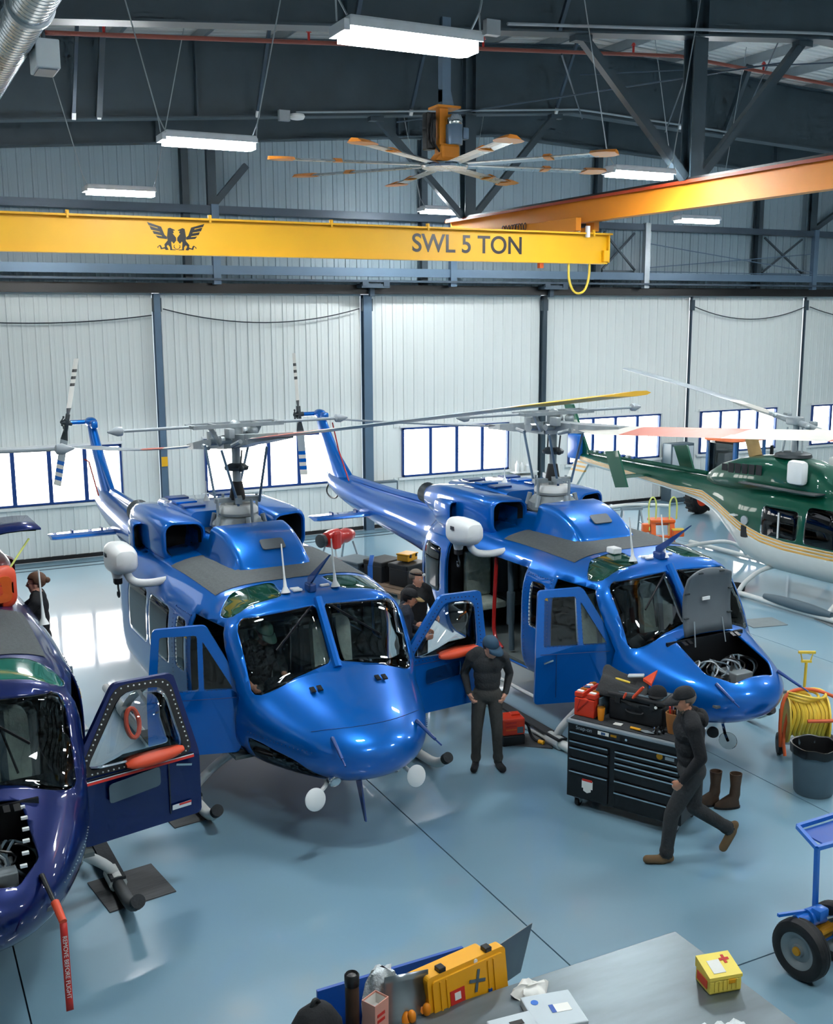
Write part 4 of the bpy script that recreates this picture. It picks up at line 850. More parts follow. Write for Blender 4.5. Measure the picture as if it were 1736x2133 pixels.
        for k,(x,y,sx,sy,sz,m) in enumerate(((3.55,.22,.3,.26,.16,'hub_grey'),(3.5,-.2,.32,.3,.14,'black_paint'),(3.82,-.16,.16,.2,.1,'sticker_red'),(3.9,.08,.14,.14,.08,'glass_green'),(3.85,.24,.16,.14,.1,'hub_dark'))):
            bm=B(); box(bm,(x,y,1.0+sz/2),(sx,sy,sz),bev=.012); obj('avionics_unit',bm,'cap_green' if m=='glass_green' else m,root)
        if cfg['hatch']=='lid':
            bm=B(); rs=[]
            for k in range(9):
                q=k/8; hw=.375-.07*max(0,q-.6)**1.5*3; rs.append([(3.24-.06*math.sin(q*PI)+.05*(abs(t)**2),hw*t,1.58+.80*q-(.06*t*t if k==8 else 0)) for t in [-1+i/6 for i in range(13)]])
            rings(bm,rs,closed=False); ld=surf('nose_hatch',bm,['panel_grey',paint],root,.025,off=1)
            for y,z in ((-.36,1.8),(.36,1.8),(-.36,2.1),(.36,2.1),(-.15,2.33),(.2,2.33)): bm=B(); box(bm,(3.275,y*.95,z),(.03,.07,.018),bev=.006); obj('hatch_clip',bm,'hub_dark',ld)
            bm=B(); box(bm,(3.225,0,2.0),(.012,.12,.04)); obj('hatch_placard',bm,'white_paint',ld)
            for s in (-1,1): bm=B(); cyl(bm,(3.28,s*.22,1.75),(3.34,s*.24,1.45),.008,n=6); obj('hatch_strut',bm,'pale_steel',ld)
    else:
        pts=[]
        bm=B(); seam=[]
        for t in range(25):
            y=-.62+1.24*t/24; seam.append(y)
        for ya,yb in zip(seam,seam[1:]):
            def nz(y):
                x=4.0-.25*(y/.62)**2; zb_,zt,hw,zc,nt,nb_=sec(x); return Vector((x,y,zc+(zt-zc)*max(0,1-abs(y/hw)**nt)**(1/nt)+.002))
            beam(bm,nz(ya),nz(yb),.006,.004)
        obj('nose_seam',bm,dark,root)
    # roof fittings
    bm=B(); rs=[[(2.30+.62*q+.0,.012*w,2.34+.5*q+dz*(1-q)) for w,dz in ((1,0),(-1,0),(-1,.12),(1,.12))] for q in (0,.35,.7,1)]
    rings(bm,rs); box(bm,(2.36,0,2.36),(.16,.09,.1),bev=.02); obj('wire_cutter',bm,dark,root)
    for x,y in cfg['whips']:
        bm=B(); lathe(bm,[(.055,0),(.05,.015),(.022,.07),(.011,.2),(.008,.55)],(x,y,2.33),(-.18,0,1),n=12); obj('whip_antenna',bm,'white_paint',root,smooth=True)
    for x,y in ((2.28,-.16),(2.36,-.16),(2.30,.2)): bm=B(); box(bm,(x,y,2.345),(.05,.11,.025),bev=.008); obj('roof_light',bm,'white_paint',root)
    for x,y in cfg.get('boxes',()): bm=B(); box(bm,(x,y,2.40),(.16,.13,.08),bev=.015); obj('roof_antenna_box',bm,'white_paint',root)
    if cfg.get('hoist'):
        hs=empty('rescue_hoist',(.2,-1.62,2.42)); hs.parent=root
        bm=B(); rings(bm,[[(x_,.02+w_*a,.02+zo+h_*b_) for a,b_ in rrect(2,2,.7,5)] for x_,w_,h_,zo in ((-.30,.04,.05,.02),(-.29,.11,.13,.02),(-.25,.15,.17,.01),(-.15,.17,.19,0),(.1,.17,.18,.01),(.22,.155,.16,.02),(.30,.12,.12,.03),(.33,.05,.05,.03))]); cyl(bm,(-.12,0,-.1),(-.12,0,-.24),.09,.06,n=16); obj('hoist_body',bm,'white_paint',hs,smooth=True)
        bm=B(); tube(bm,[(.05,.06,-.12),(.1,.12,-.26),(.2,.28,-.28),(.3,.5,-.24)],.05,10,smooth=2); obj('hoist_arm',bm,'white_paint',hs,smooth=True)
        bm=B(); box(bm,(-.12,0,-.27),(.1,.1,.1),bev=.02); obj('hook_bumper',bm,'black_rubber',hs)
        bm=B(); tube(bm,[(-.12,0,-.32),(-.12,0,-.38),(-.07,0,-.43),(-.1,0,-.49),(-.16,0,-.47),(-.15,0,-.42)],.013,6,smooth=2); obj('hook',bm,'hub_dark',hs,smooth=True)
        bm=B(); box(bm,(-.02,-.16,.09),(.09,.01,.05)); obj('hoist_marking',bm,'black_paint',hs)
    return root
W_,Rr,G_,Y_='blade_white','blade_red','blade_grey','blade_yellow'
bell(dict(paint='blue_paint',dark='blue_dark',loc=(4.17,13.45,0),th=R(-88),label='bright blue helicopter in the middle, nose to the camera, both crew doors open',doors={-1:(72,'flat'),1:(86,'bubble')},
  bandf=[(.6,W_),(1.3,Rr),(2.6,W_),(3.2,G_),(5.9,W_),(6.35,Y_)],banda=[(.6,W_),(2.4,Rr),(3.4,G_)],teeter=-8,az=4,tr=8,trx=-10,mirrors=True,dtop=(.47,.99,.12),whips=((2.36,-.30),(2.38,.30)),hoist=True,coneF=.0,coneA=.012))
bell(dict(paint='blue_paint',dark='blue_dark',loc=(8.72,12.9,0),th=R(-88.8),label='bright blue helicopter on the right with raised nose hatch and open cabin',doors={-1:(72,'flat'),1:None},cargo_open=-1,hatch='lid',
  bandf=[(.6,W_),(1.8,Rr),(3.6,W_),(5.0,Rr),(6.4,W_)],banda=[(.6,'black_paint'),(1.6,G_)],teeter=-4,az=3,tw=-.13,tr=-3,trx=2.5,lowlight=True,boxes=((1.98,-.42),),whips=((2.36,-.42),(2.40,.06)),hoist=True,coneF=.0,coneA=.004))
# ---------------------------------------------------------------- navy helicopter at the left edge
c3=bell(dict(paint='navy_paint',dark='black_paint',nac='maroon',roofglass='glass_teal',loc=(.23,11.93,0),th=R(-88),label='dark navy helicopter cut by the left edge with open bubble door',doors={-1:None,1:(80,'bubble')},hatch=True,
  bandf=[(.6,W_),(1.3,G_)],banda=[(.6,W_),(2.0,G_)],teeter=-6,az=-8,tr=5,whips=((.95,1.1),),coneF=.0,coneA=.0))
bm=B(); rings(bm,[[(.10-max(0,(a+.1))*.35,.77+a,2.535+b_) for a,b_ in rrect(w,h,.12,4)] if False else [(x-max(0,(a+.1))*.35,.77+a,2.535+b_) for a,b_ in rrect(w,h,.12,4)] for x,w,h in ((.06,.48,.47),(.12,.46,.45),(.16,.38,.37),(.17,.1,.08))]); o=obj('intake_cover',bm,'orange_cover',c3,smooth=40)
bm=B(); prism(bm,rrect(.34,.28,.06,3),0,.01,lambda a,b_,c_:(.165-max(0,a+.1)*.35+c_,.77+a,2.535+b_)); obj('cover_panel',bm,'orange',o)
op=empty('raised_cowling',(0,0,0)); op.parent=c3
bm=B(); rings(bm,[[(-.25-x_*.9,.35+t*.98,2.96+.14*math.sin(t*PI*.6)+(.0 if k==0 else -.025)) for t in [i/6 for i in range(7)]] for k in (0,) for x_ in (0,1)],closed=False); surf('cowling_panel',bm,['glass_clear' if False else 'navy_paint'],op,.02)
bm=B(); rings(bm,[[(-.28-x_*.84,.38+t*.9,2.935+.14*math.sin(t*PI*.6)) for t in [i/6 for i in range(7)]] for x_ in (0,1)],closed=False); surf('panel_liner',bm,'primer_green',op,.008)
bm=B(); cyl(bm,(-.28,1.2,2.98),(.0,.93,2.72),.011,n=8); obj('prop_rod',bm,'lime_yellow',op)
dr3=[o for o in c3.children if o.name.startswith('crew_door')][0]
a3=R(80); du3=Vector((-math.cos(a3),math.sin(a3),0)); dn3=Vector((math.sin(a3),math.cos(a3),0))
f3=lambda u,v,w:Vector((2.72,1.02,0))+du3*u*1.12+dn3*(w-.26*max(0,v-1.3))+Vector((0,0,v))
bm=B(); tube(bm,[f3(.52+.055*math.cos(t),1.72+.13*math.sin(t),-.03) for t in [2*PI*i/16 for i in range(16)]],.022,8,closed=True); obj('orange_release_handle',bm,'orange_cover',dr3,smooth=True)
# pitot cover with ribbon
bm=B(); cyl(bm,(4.24,.52,1.13),(4.42,.54,1.06),.032,.028,n=10); o=obj('pitot_cover',bm,'orange_cover',c3,smooth=40)
bm=B(); rings(bm,[[(4.42+.004*k,.54+w_,1.05-.085*k) for w_ in (-.026,.026)] for k in range(9)],closed=False); q=surf('warning_ribbon',bm,'sticker_red',o,.003); text_mesh('ribbon_lettering','REMOVE BEFORE FLIGHT',.044,'paper',o,(4.442,.54,.71),(0,R(90)-.047,0),ext=.0008)
bm=B(); rings(bm,[[(4.1+.02*math.sin(k*1.3),-.02+w_,.72-.07*k) for w_ in (-.02,.02)] for k in range(6)],closed=False); surf('tie_ribbon',bm,'sticker_red',c3,.003)
bm=B(); rings(bm,[[(3.11-(z-1.66)*.76+.0,y,z) for y in (-.1,.06)] for z in (1.72,1.9,2.08)],closed=False); surf('yellow_placard',bm,'crane_yellow',c3,.006)
for k in range(6): bm=B(); box(bm,(3.3+.13*k,.46-.004*k*k,1.5-.035*k),(.03,.05,.02)); obj('hatch_tab',bm,'white_paint',c3)
# ---------------------------------------------------------------- green and white helicopter at the right edge
def green_heli():
    root=empty('helicopter',(15.95,15.4,0),R(-88),'green and white helicopter with yellow stripes at the right edge','helicopter','helicopters in the hangar')
    ST=[(3.45,.9,1.0,.06,.95,2,2),(3.3,.72,1.15,.3,.95,2.1,2.1),(2.9,.56,1.45,.5,.98,2.3,2.4),(2.3,.46,1.85,.62,1.05,2.6,2.8),(1.6,.42,2.06,.68,1.15,3.2,3.2),(.3,.42,2.1,.70,1.2,3.4,3.4),(-.5,.52,2.08,.66,1.25,3.0,3.0),(-1.1,.86,2.04,.54,1.45,2.6,2.6),(-1.7,1.22,2.0,.38,1.62,2.4,2.4),(-2.3,1.42,1.97,.29,1.7,2.3,2.3),(-4,1.6,1.97,.21,1.79,2.2,2.2),(-6.5,1.78,2.0,.12,1.89,2.2,2.2),(-6.7,1.85,1.95,.04,1.9,2,2)]
    xs=sorted([3.45,3.42,3.36,3.3]+[3.2-.1*i for i in range(60)]+[-2.9-.3*i for i in range(12)]+[-6.5,-6.6,-6.7])
    bm=loft(ST,xs,56)
    zc=[(3.5,.98),(1.6,.93),(.6,.93),(0,.985),(-.6,1.12),(-1.28,1.34),(-2.0,1.53),(-3,1.60),(-6.75,1.865)]
    sc_=lambda p,d:(p[0],p[1]+d*(1 if p[0]>-3 else .5))
    low=cut(bm,[sc_(p,.185) for p in zc]+[(-6.75,.1),(3.5,.1)],'y',lambda f:True)
    for k in range(3):
        a,b_=.01+.062*k,.052+.062*k
        st=cut(low,[sc_(p,a) for p in zc]+[sc_(p,b_) for p in zc[::-1]],'y',lambda f:True)
        surf('stripe_band',st,'stripe_yellow',root,.02)
    for s in (-1,1):
        sd=lambda f,s=s:f.calc_center_median().y*s>.2
        for poly in ([(.0,1.16),(.90,1.16),(.90,1.72),(.02,1.72)],[(1.06,1.14),(1.78,1.14),(1.66,1.84),(1.08,1.84)]):
            w=cut(bm,rpoly(poly,.08),'y',sd); surf('cabin_window',w,'glass_dark',root,.01)
        bm2=B(); box(bm2,(.46,s*.705,1.4),(.03,.02,.5)); obj('window_bar',bm2,'white_paint',root)
        bm2=B(); cyl(bm2,(-.42,s*.66,1.36),(-.42,s*.70,1.36),.09,n=20); obj('fuel_cap',bm2,'pale_steel',root)
        bm2=B(); box(bm2,(-.40,s*.64,1.13),(.28,.06,.26),bev=.03); obj('vent_recess',bm2,'interior',root)
    ws=cut(bm,[(-.6,1.45),(.6,1.45),(.5,1.95),(-.5,1.95)],'x',lambda f:f.normal.x>.2 and f.calc_center_median().x>1.5); surf('windshield_pane',ws,'glass_dark',root,.01)
    surf('lower_hull',low,'cream_paint',root,.02)
    fu=surf('upper_hull',bm,'green_paint',root,.02)
    # engine cowling
    bm=B(); rs=[]
    for x,hw,zt in ((1.45,.2,2.10),(1.3,.38,2.26),(1.0,.46,2.5),(.6,.5,2.62),(0,.5,2.66),(-.6,.48,2.6),(-1.1,.44,2.5),(-1.6,.34,2.34),(-2.0,.2,2.12),(-2.15,.08,2.0)):
        rs.append([(x,hw*math.copysign(abs(math.cos(a))**.6,math.cos(a)),1.9+(zt-1.9)*abs(math.sin(a))**.6) for a in [PI*k/16 for k in range(17)]])
    rings(bm,rs,closed=False); surf('engine_cowling',bm,'green_paint',root,.02)
    for s in (-1,1):
        for k in range(6):
            bm=B(); box(bm,(-1.3+.2*k,s*(.405+.018*k if k<5 else .49),2.30+.012*k),(.15,.02,.2 if k>0 else .14),bev=.006); obj('cowl_grille',bm,'interior',root)
        bm=B(); box(bm,(.72,s*.56,2.44),(.4,.2,.46),bev=.08); obj('intake_filter',bm,'white_paint',root,smooth=40)
        bm=B(); box(bm,(.3,s*.5,2.085),(1.9,.34,.02)); obj('roof_walkway',bm,'walkway',root)
    bm=B(); lathe(bm,[(.10,0),(.13,.02),(.13,.4),(.11,.42)],(-.85,0,2.52),(-.4,0,1),n=16); obj('exhaust_stack',bm,'cloth_tan',root,smooth=40)
    bm=B(); lathe(bm,[(.36,0),(.34,.06),(.25,.09)],(.1,0,2.64),n=20); obj('mast_fairing',bm,'hub_dark',root,smooth=40)
    mr=empty('main_rotor',(0.1,0,0),R(-4)); mr.parent=root
    bm=B(); cyl(bm,(0,0,2.6),(0,0,3.34),.05,n=12)
    for a in range(3): cyl(bm,(.22*math.cos(a*2.1),.22*math.sin(a*2.1),2.66),(.16*math.cos(a*2.1+.3),.16*math.sin(a*2.1+.3),3.22),.018,n=8)
    obj('mast',bm,'hub_grey',mr,smooth=40)
    tt=R(9.5)
    def T(x,y,z): c_,s_=math.cos(tt),math.sin(tt); zz=z-3.32; return Vector((x*c_+zz*s_,y,3.32-x*s_+zz*c_))
    bm=B(); box(bm,(0,0,3.34),(.3,.22,.16),bev=.03); 
    for s in (-1,1): cyl(bm,T(s*.1,0,3.32),T(s*.7,0,3.32),.065,.05,n=12); box(bm,T(s*.35,.12,3.36),(.14,.12,.1),bev=.02); ball(bm,T(s*.45,-.12,3.34),.05,8,6)
    obj('rotor_hub',bm,'hub_grey',mr,smooth=40)
    for s in (-1,1):
        bm=B(); rs=[]
        for k in range(22):
            r_=.6+k*.24; ch=.14 if k==0 else (.24 if r_<1.7 else .33); lift=-.012*max(0,r_-1)**1.6 if s<0 else 0
            rs.append([T(s*r_,s*ch*u,3.32+lift+w*(.05 if r_<1.7 else .022)) for u,w in ((.3,0),(.15,1),(-.3,.6),(-.7,0),(-.3,-.6),(.15,-1))])
        rings(bm,rs)
        for f in bm.faces: f.material_index=0 if (f.calc_center_median()-Vector((0,0,3.32))).length<1.75 else 1
        obj('main_rotor_blade',bm,['blade_white','blade_grey'],mr,smooth=50)
    # tail
    def fin(name,pts,thick,m,y=0):
        bm=B(); prism(bm,pts,y-thick/2,y+thick/2,lambda a,b_,c_:(a,c_,b_)); return obj(name,bm,m,root)
    fin('upper_fin',[(-6.25,1.98),(-6.75,1.98),(-7.32,3.18),(-6.98,3.18)],.07,'green_paint')
    fin('lower_fin',[(-6.2,1.86),(-6.78,1.86),(-7.55,.72),(-7.1,.72)],.07,'cream_paint')
    for k in range(3): fin('fin_stripe',[(-6.22-.06*k-.08,1.80-.11*k),(-6.76-.07*k-.05,1.80-.11*k),(-6.79-.07*k-.05,1.75-.11*k),(-6.25-.06*k-.08,1.75-.11*k)],.074,'stripe_yellow')
    bm=B(); box(bm,(-6.72,-.08,2.16),(.42,.26,.62),bev=.06); obj('gearbox_cover_bag',bm,'blue_equip',root,smooth=40)
    bm=B(); tube(bm,[(-2.2,0,2.03),(-4,0,2.04),(-6.3,0,2.06)],.05,8); obj('driveshaft_cover',bm,'green_paint',root,smooth=True)
    for k in range(8): bm=B(); box(bm,(-4.6-.2*k,0,2.1),(.1,.12,.05),bev=.01); obj('shaft_bearing',bm,'hub_grey' if k%2 else 'bin_blue',root)
    bm=B(); rs=[[(-3.72-.46*u,y,1.80+.03*w) for u,w in ((0,0),(.3,1),(1,0),(.3,-1))] for y in (-1.02,1.02)]; rings(bm,rs); hs=obj('tailplane',bm,'green_paint',root)
    for s in (-1,1): bm=B(); prism(bm,[(-3.58,1.62),(-3.98,1.56),(-4.38,2.34),(-3.94,2.40)],s*1.02-.025,s*1.02+.025,lambda a,b_,c_:(a,c_,b_)); obj('end_plate',bm,'green_paint',hs)
    # skids
    for s in (-1,1):
        bm=B(); tube(bm,[(-4.0,s*1.28,.07),(0,s*1.28,.07),(2.9,s*1.28,.07),(3.2,s*1.28,.14),(3.4,s*1.28,.3)],.05,10,smooth=2); sk=obj('skid_tube',bm,'skid_white',root,smooth=True)
        bm=B(); rs=[]
        for k in range(9):
            q=k/8; rr=.10*max(.15,math.sin(PI*min(.97,max(.03,q)))**.3); rs.append([(.75+1.55*q,s*1.28+rr*math.cos(a),.16+rr*math.sin(a)) for a in [2*PI*i/12 for i in range(12)]])
        rings(bm,rs); obj('float_bag',bm,'plastic_grey',sk,smooth=True)
    for x in (-2.2,.1,2.2):
        bm=B(); tube(bm,[(x,-1.28,.1),(x,-1.15,.26),(x,-.7,.48),(x,0,.5),(x,.7,.48),(x,1.15,.26),(x,1.28,.1)],.045,10,smooth=2); obj('cross_tube',bm,'skid_white',root,smooth=True)
    bm=B(); box(bm,(-.72,-.66,1.42),(.16,.14,.03),bev=.01); obj('step_pad',bm,'white_paint',root)
    return root
green_heli()
# ================================================================ people
def capsule(bm,p0,p1,r0,r1,n=14):
    p0=Vector(p0);p1=Vector(p1)
    for p,r in ((p0,r0),(p1,r1)):
        q=bmesh.ops.create_icosphere(bm,subdivisions=2,radius=r)
        for v in q['verts']: v.co+=p
    if (p1-p0).length>1e-4: cyl(bm,p0,p1,r0,r1,n)
def ellip(bm,c,s,rot):
    q=bmesh.ops.create_icosphere(bm,subdivisions=3,radius=1)
    for v in q['verts']: v.co=Vector(c)+rot@Vector((v.co.x*s[0],v.co.y*s[1],v.co.z*s[2]))
def remesh(name,bm,vox,smooth=2):
    me=bpy.data.meshes.new(name); bm.to_mesh(me); bm.free(); o=bpy.data.objects.new(name,me); C.objects.link(o)
    md=o.modifiers.new('r','REMESH'); md.mode='VOXEL'; md.voxel_size=vox; md.use_smooth_shade=True
    sm=o.modifiers.new('s','SMOOTH'); sm.iterations=smooth; sm.factor=.5
    dg=bpy.context.evaluated_depsgraph_get(); m2=bpy.data.meshes.new_from_object(o.evaluated_get(dg)); m2.name=name; bpy.data.objects.remove(o); return m2
def person(loc,rz,label,J,fit,head,extras,vox=.0125,group='people in the hangar'):
    """J: joints in a frame facing +x; fit: material of each body region; head: (yaw,pitch)"""
    root=empty('person',loc,rz,label,'person',group)
    prim=[]
    def cap_(a,b,r0,r1,m): prim.append(('c',Vector(a),Vector(b),r0,r1,m))
    def ell_(c,s,rot,m): prim.append(('e',Vector(c),s,rot,m))
    I=Matrix.Identity(3)
    V=lambda k:Vector(J[k])
    top,leg,shoe,skin=fit['top'],fit['leg'],fit['shoe'],fit['skin']
    pel,ch,nk,hd=V('pelvis'),V('chest'),V('neck'),V('head')
    up=(ch-pel).normalized(); ax=Vector((0,1,0)) if 'across' not in J else Vector(J['across']).normalized(); fw=ax.cross(up).normalized(); ax=up.cross(fw)
    TR=Matrix((fw,ax,up)).transposed(); wd=fit.get('w',1); lw=fit.get('lw',wd)
    ell_(pel+up*.0,(.115*wd,.165*wd,.13),TR,leg); ell_(pel+up*.14,(.11*wd,.15*wd,.14),TR,top); ell_((pel+ch)/2+up*.06,(.118*wd,.16*wd,.17),TR,top); ell_(ch+up*.02,(.125*wd,.185*wd,.16),TR,top); ell_(ch+up*.12-fw*.01,(.10*wd,.165*wd,.09),TR,top)
    cap_(ch+up*.14,nk,.07,.058,top if fit.get('hood') else skin); cap_(nk-up*.02,hd-Vector((0,0,.05)),.056,.055,skin)
    for s in 'LR':
        sh,el,wr=V('sh'+s),V('el'+s),V('wr'+s)
        cap_(ch+up*.1+(sh-ch)*.55,sh,.075*wd,.07*wd,top); cap_(sh,el,.062*wd,.05*wd,top)
        if fit.get('bare') and s in fit['bare']: cap_(el,el+(wr-el)*.35,.048,.045,top); cap_(el+(wr-el)*.3,wr,.038,.028,skin)
        else: cap_(el,wr,.05*wd,.036*wd,top)
        hp,kn,an,to=V('hip'+s),V('kn'+s),V('an'+s),V('toe'+s)
        cap_(hp,kn,.092*lw,.066*lw,leg); cap_(kn,an+(kn-an)*.12,.066*lw,.054*lw,leg); cap_(an+(kn-an)*.16,an+(kn-an)*.08,.06*lw,.062*lw,leg)
        d=(to-an); heel=an+Vector((0,0,0))
        cap_(an+(kn-an)*.06,an,.052,.05,shoe); foot=J.get('sole'+s,Vector((0,0,-1))); foot=Vector(foot); hb=an+foot*.045-d.normalized()*.045
        cap_(hb,to,.042,.04,shoe); cap_(hb+d*.35,to,.046,.044,shoe)
        # hand: palm, four fingers and a thumb
        hm=fit.get('glove',{}).get(s,skin); hd_=Vector(J['hd'+s]).normalized(); hn=Vector(J.get('hn'+s,(0,0,-1))); hs=hd_.cross(hn).normalized(); hn=hs.cross(hd_)
        pm=wr+hd_*.055
        cap_(wr,wr+hd_*.03,.027,.03,hm)
        for k in (-1.5,-.5,.5,1.5): cap_(wr+hd_*.03+hs*k*.014,wr+hd_*.085+hs*k*.02,.0155,.0125,hm)
        curl=J.get('curl'+s,.5)
        for i,k in enumerate((-1.5,-.5,.5,1.5)):
            L_=(.06,.075,.08,.068)[i]; a=wr+hd_*.088+hs*k*.02; b=a+(hd_*math.cos(curl*.6)+hn*math.sin(curl*.6))*L_*.55; c_=b+(hd_*math.cos(curl*1.9)+hn*math.sin(curl*1.9))*L_*.5
            cap_(a,b,.0105,.0095,hm); cap_(b,c_,.0095,.008,hm)
        sd=J.get('th'+s,1); a=wr+hd_*.035+hs*sd*.03; b=a+(hd_*.6+hs*sd*.7+hn*.3).normalized()*.04; cap_(a,b,.0135,.0115,hm); cap_(b,b+(hd_*.9+hs*sd*.1+hn*.3).normalized()*.032,.011,.009,hm)
    # head
    HR=Matrix.Rotation(head[0],3,'Z')@Matrix.Rotation(head[1],3,'Y')
    if len(head)>2: HR=HR@Matrix.Rotation(head[2],3,'X')
    H=lambda x,y,z:hd+HR@Vector((x,y,z))
    ell_(H(-.012,0,.035),(.098,.076,.088),HR,skin); ell_(H(.022,0,-.03),(.072,.066,.092),HR,skin); ell_(H(.048,0,-.085),(.036,.04,.032),HR,fit.get('beard',skin)); ell_(H(.03,0,-.07),(.05,.056,.04),HR,fit.get('beard',skin))
    cap_(H(.082,0,.012),H(.106,0,-.028),.011,.017,skin); cap_(H(.078,-.035,.026),H(.078,.035,.026),.014,.014,skin)
    for s in (-1,1):
        ell_(H(.0,s*.076,-.012),(.02,.011,.032),HR,skin); ell_(H(.055,s*.036,-.022),(.03,.026,.028),HR,skin)
    bm=B()
    for p in prim:
        if p[0]=='c': capsule(bm,p[1],p[2],p[3],p[4])
        else: ellip(bm,p[1],p[2],p[3])
    me=remesh('body',bm,vox,3)
    mats=list(dict.fromkeys(p[-1] for p in prim))
    for m in mats: me.materials.append(M[m])
    n=len(me.polygons); ctr=np.zeros(n*3,np.float32); me.polygons.foreach_get('center',ctr); ctr=ctr.reshape(-1,3); best=np.full(n,1e9); idx=np.zeros(n,np.int32)
    for p in prim:
        if p[0]=='c':
            a=np.array(p[1]);d=np.array(p[2]-p[1]);L2=max(d@d,1e-9); t=np.clip(((ctr-a)@d)/L2,0,1); dd=np.linalg.norm(ctr-a-t[:,None]*d,axis=1)-(p[3]+(p[4]-p[3])*t)
        else:
            Rm_=np.array(p[3]); q=(ctr-np.array(p[1]))@Rm_/np.array(p[2]); k=np.linalg.norm(q,axis=1); dd=(k-1)*min(p[2])
        w=dd<best; best[w]=dd[w]; idx[w]=mats.index(p[-1])
    me.polygons.foreach_set('material_index',idx)
    body=bpy.data.objects.new('body',me); C.objects.link(body); body.parent=root
    # eyes, mouth
    for s in (-1,1):
        bm=B(); ball(bm,H(.074,s*.032,.004),.0125,10,8); e=obj('eye',bm,'eye_white',root,smooth=True); bm=B(); ball(bm,H(.084,s*.032,.003),.006,8,6); obj('pupil',bm,'black_paint',e)
    bm=B(); rings(bm,[[H(.083-abs(t)*.006+.002*k,t*.024,-.062+.006*k) for t in [-1,-.5,0,.5,1]] for k in (-1,0,1)],closed=False); surf('mouth',bm,'lip',root,.004)
    def shell(name,m,fn,thick,u=20,v=10,par=root):
        bm=B(); rs=[[H(*fn(a,b)) for a in [2*PI*i/u for i in range(u)]] for b in [k/v for k in range(v+1)]]; rings(bm,rs,cap=(False,True)); return surf(name,bm,m,par,thick)
    kind=extras.get('hair')
    if kind:
        # cap of hair over the skull
        hl=extras.get('hairline',.035)
        bm=B(); q=bmesh.ops.create_uvsphere(bm,u_segments=24,v_segments=16,radius=1)
        for v in q['verts']: v.co=Vector((-.014+.106*v.co.x,.083*v.co.y,.036+.097*v.co.z))
        bmesh.ops.delete(bm,geom=[f for f in bm.faces if (lambda c_:c_.z<-.045 or (c_.x>.0 and c_.z<hl+.02) or (c_.x>-.035 and c_.z<-.005))(f.calc_center_median())],context='FACES')
        for v in bm.verts: v.co=H(*v.co)
        surf('hair',bm,kind,root,.006,off=1)
    if extras.get('bun'):
        bm=B(); ball(bm,H(-.13,0,.03),(.035,.04,.035),14,10); obj('hair_bun',bm,kind,root,smooth=True)
    if extras.get('cap'):
        m=extras['cap']; cp=empty('cap',(0,0,0)); cp.parent=root
        shell('cap_crown',m,lambda a,b:(-.012+.112*math.cos(a)*math.cos(b*PI/2)**.7,.092*math.sin(a)*math.cos(b*PI/2)**.7,.042+.098*math.sin(b*PI/2)),.006,par=cp)
        bm=B(); rs=[[H(.045+(.06+.105*q)*math.cos(t),(.082+.012*q)*math.sin(t)*1.02,.048-.03*q*q-.012*math.sin(t)**2*q) for t in [-1.25+2.5*i/10 for i in range(11)]] for q in (0,.5,1)]
        rings(bm,rs,closed=False); surf('cap_brim',bm,extras.get('brim',m),cp,.01)
    if extras.get('hoodie'):
        bm=B(); c_=nk+Vector((-.10,0,-.03)); rs=[[c_+Vector((-.02-.05*q*math.cos(a)+.03*q,.15*math.sin(a)*(1-.25*q),-.05*q+.04*math.cos(a)*q+.02*(1-q))) for a in [2*PI*i/16 for i in range(16)]] for q in (.2,.7,1.0,1.1)]
        ball(bm,c_+Vector((-.03,0,-.03)),(.06,.13,.09),16,10); ball(bm,c_+Vector((.03,.085,.0)),(.07,.05,.06),12,8); ball(bm,c_+Vector((.03,-.085,.0)),(.07,.05,.06),12,8); obj('hood',bm,top,root,smooth=True)
    if extras.get('lamp'):
        bm=B(); rs=[[H(-.012+rr*1.04*math.cos(a),rr*.80*math.sin(a),.075+z_) for a in [2*PI*i/24 for i in range(24)]] for rr,z_ in ((.104,-.012),(.108,-.012),(.108,.012),(.104,.012))]; rings(bm,rs,cap=(False,False)); hlp=obj('headlamp_strap',bm,'black_paint',root)
        bm=B(); box(bm,H(.11,0,.075),(.03,.05,.035),rot=HR,bev=.006); obj('headlamp',bm,'white_paint',hlp)
    if extras.get('glasses'):
        bm=B()
        for s in (-1,1):
            tube(bm,[H(.093,s*.034+.024*math.cos(a),.002+.017*math.sin(a)) for a in [2*PI*i/12 for i in range(12)]],.002,5,closed=True); cyl(bm,H(.088,s*.058,.006),H(.0,s*.082,.006),.002,n=5)
        cyl(bm,H(.098,-.01,.005),H(.098,.01,.005),.002,n=5); obj('glasses',bm,'black_paint',root)
    return root
def stand(**k):
    J=dict(pelvis=(0,0,.96),chest=(.0,0,1.34),neck=(-.01,0,1.53),head=(.01,0,1.66),
      shL=(0,.19,1.45),elL=(-.03,.26,1.17),wrL=(.03,.25,.93),hdL=(.1,0,-1),hnL=(0,-1,0),thL=-1,
      shR=(0,-.19,1.45),elR=(-.03,-.26,1.17),wrR=(.03,-.25,.93),hdR=(.1,0,-1),hnR=(0,1,0),thR=1,
      hipL=(0,.09,.92),knL=(.02,.10,.50),anL=(-.02,.11,.085),toeL=(.17,.13,.045),hipR=(0,-.09,.92),knR=(.02,-.10,.50),anR=(-.02,-.11,.085),toeR=(.17,-.13,.045))
    J.update(k); return J
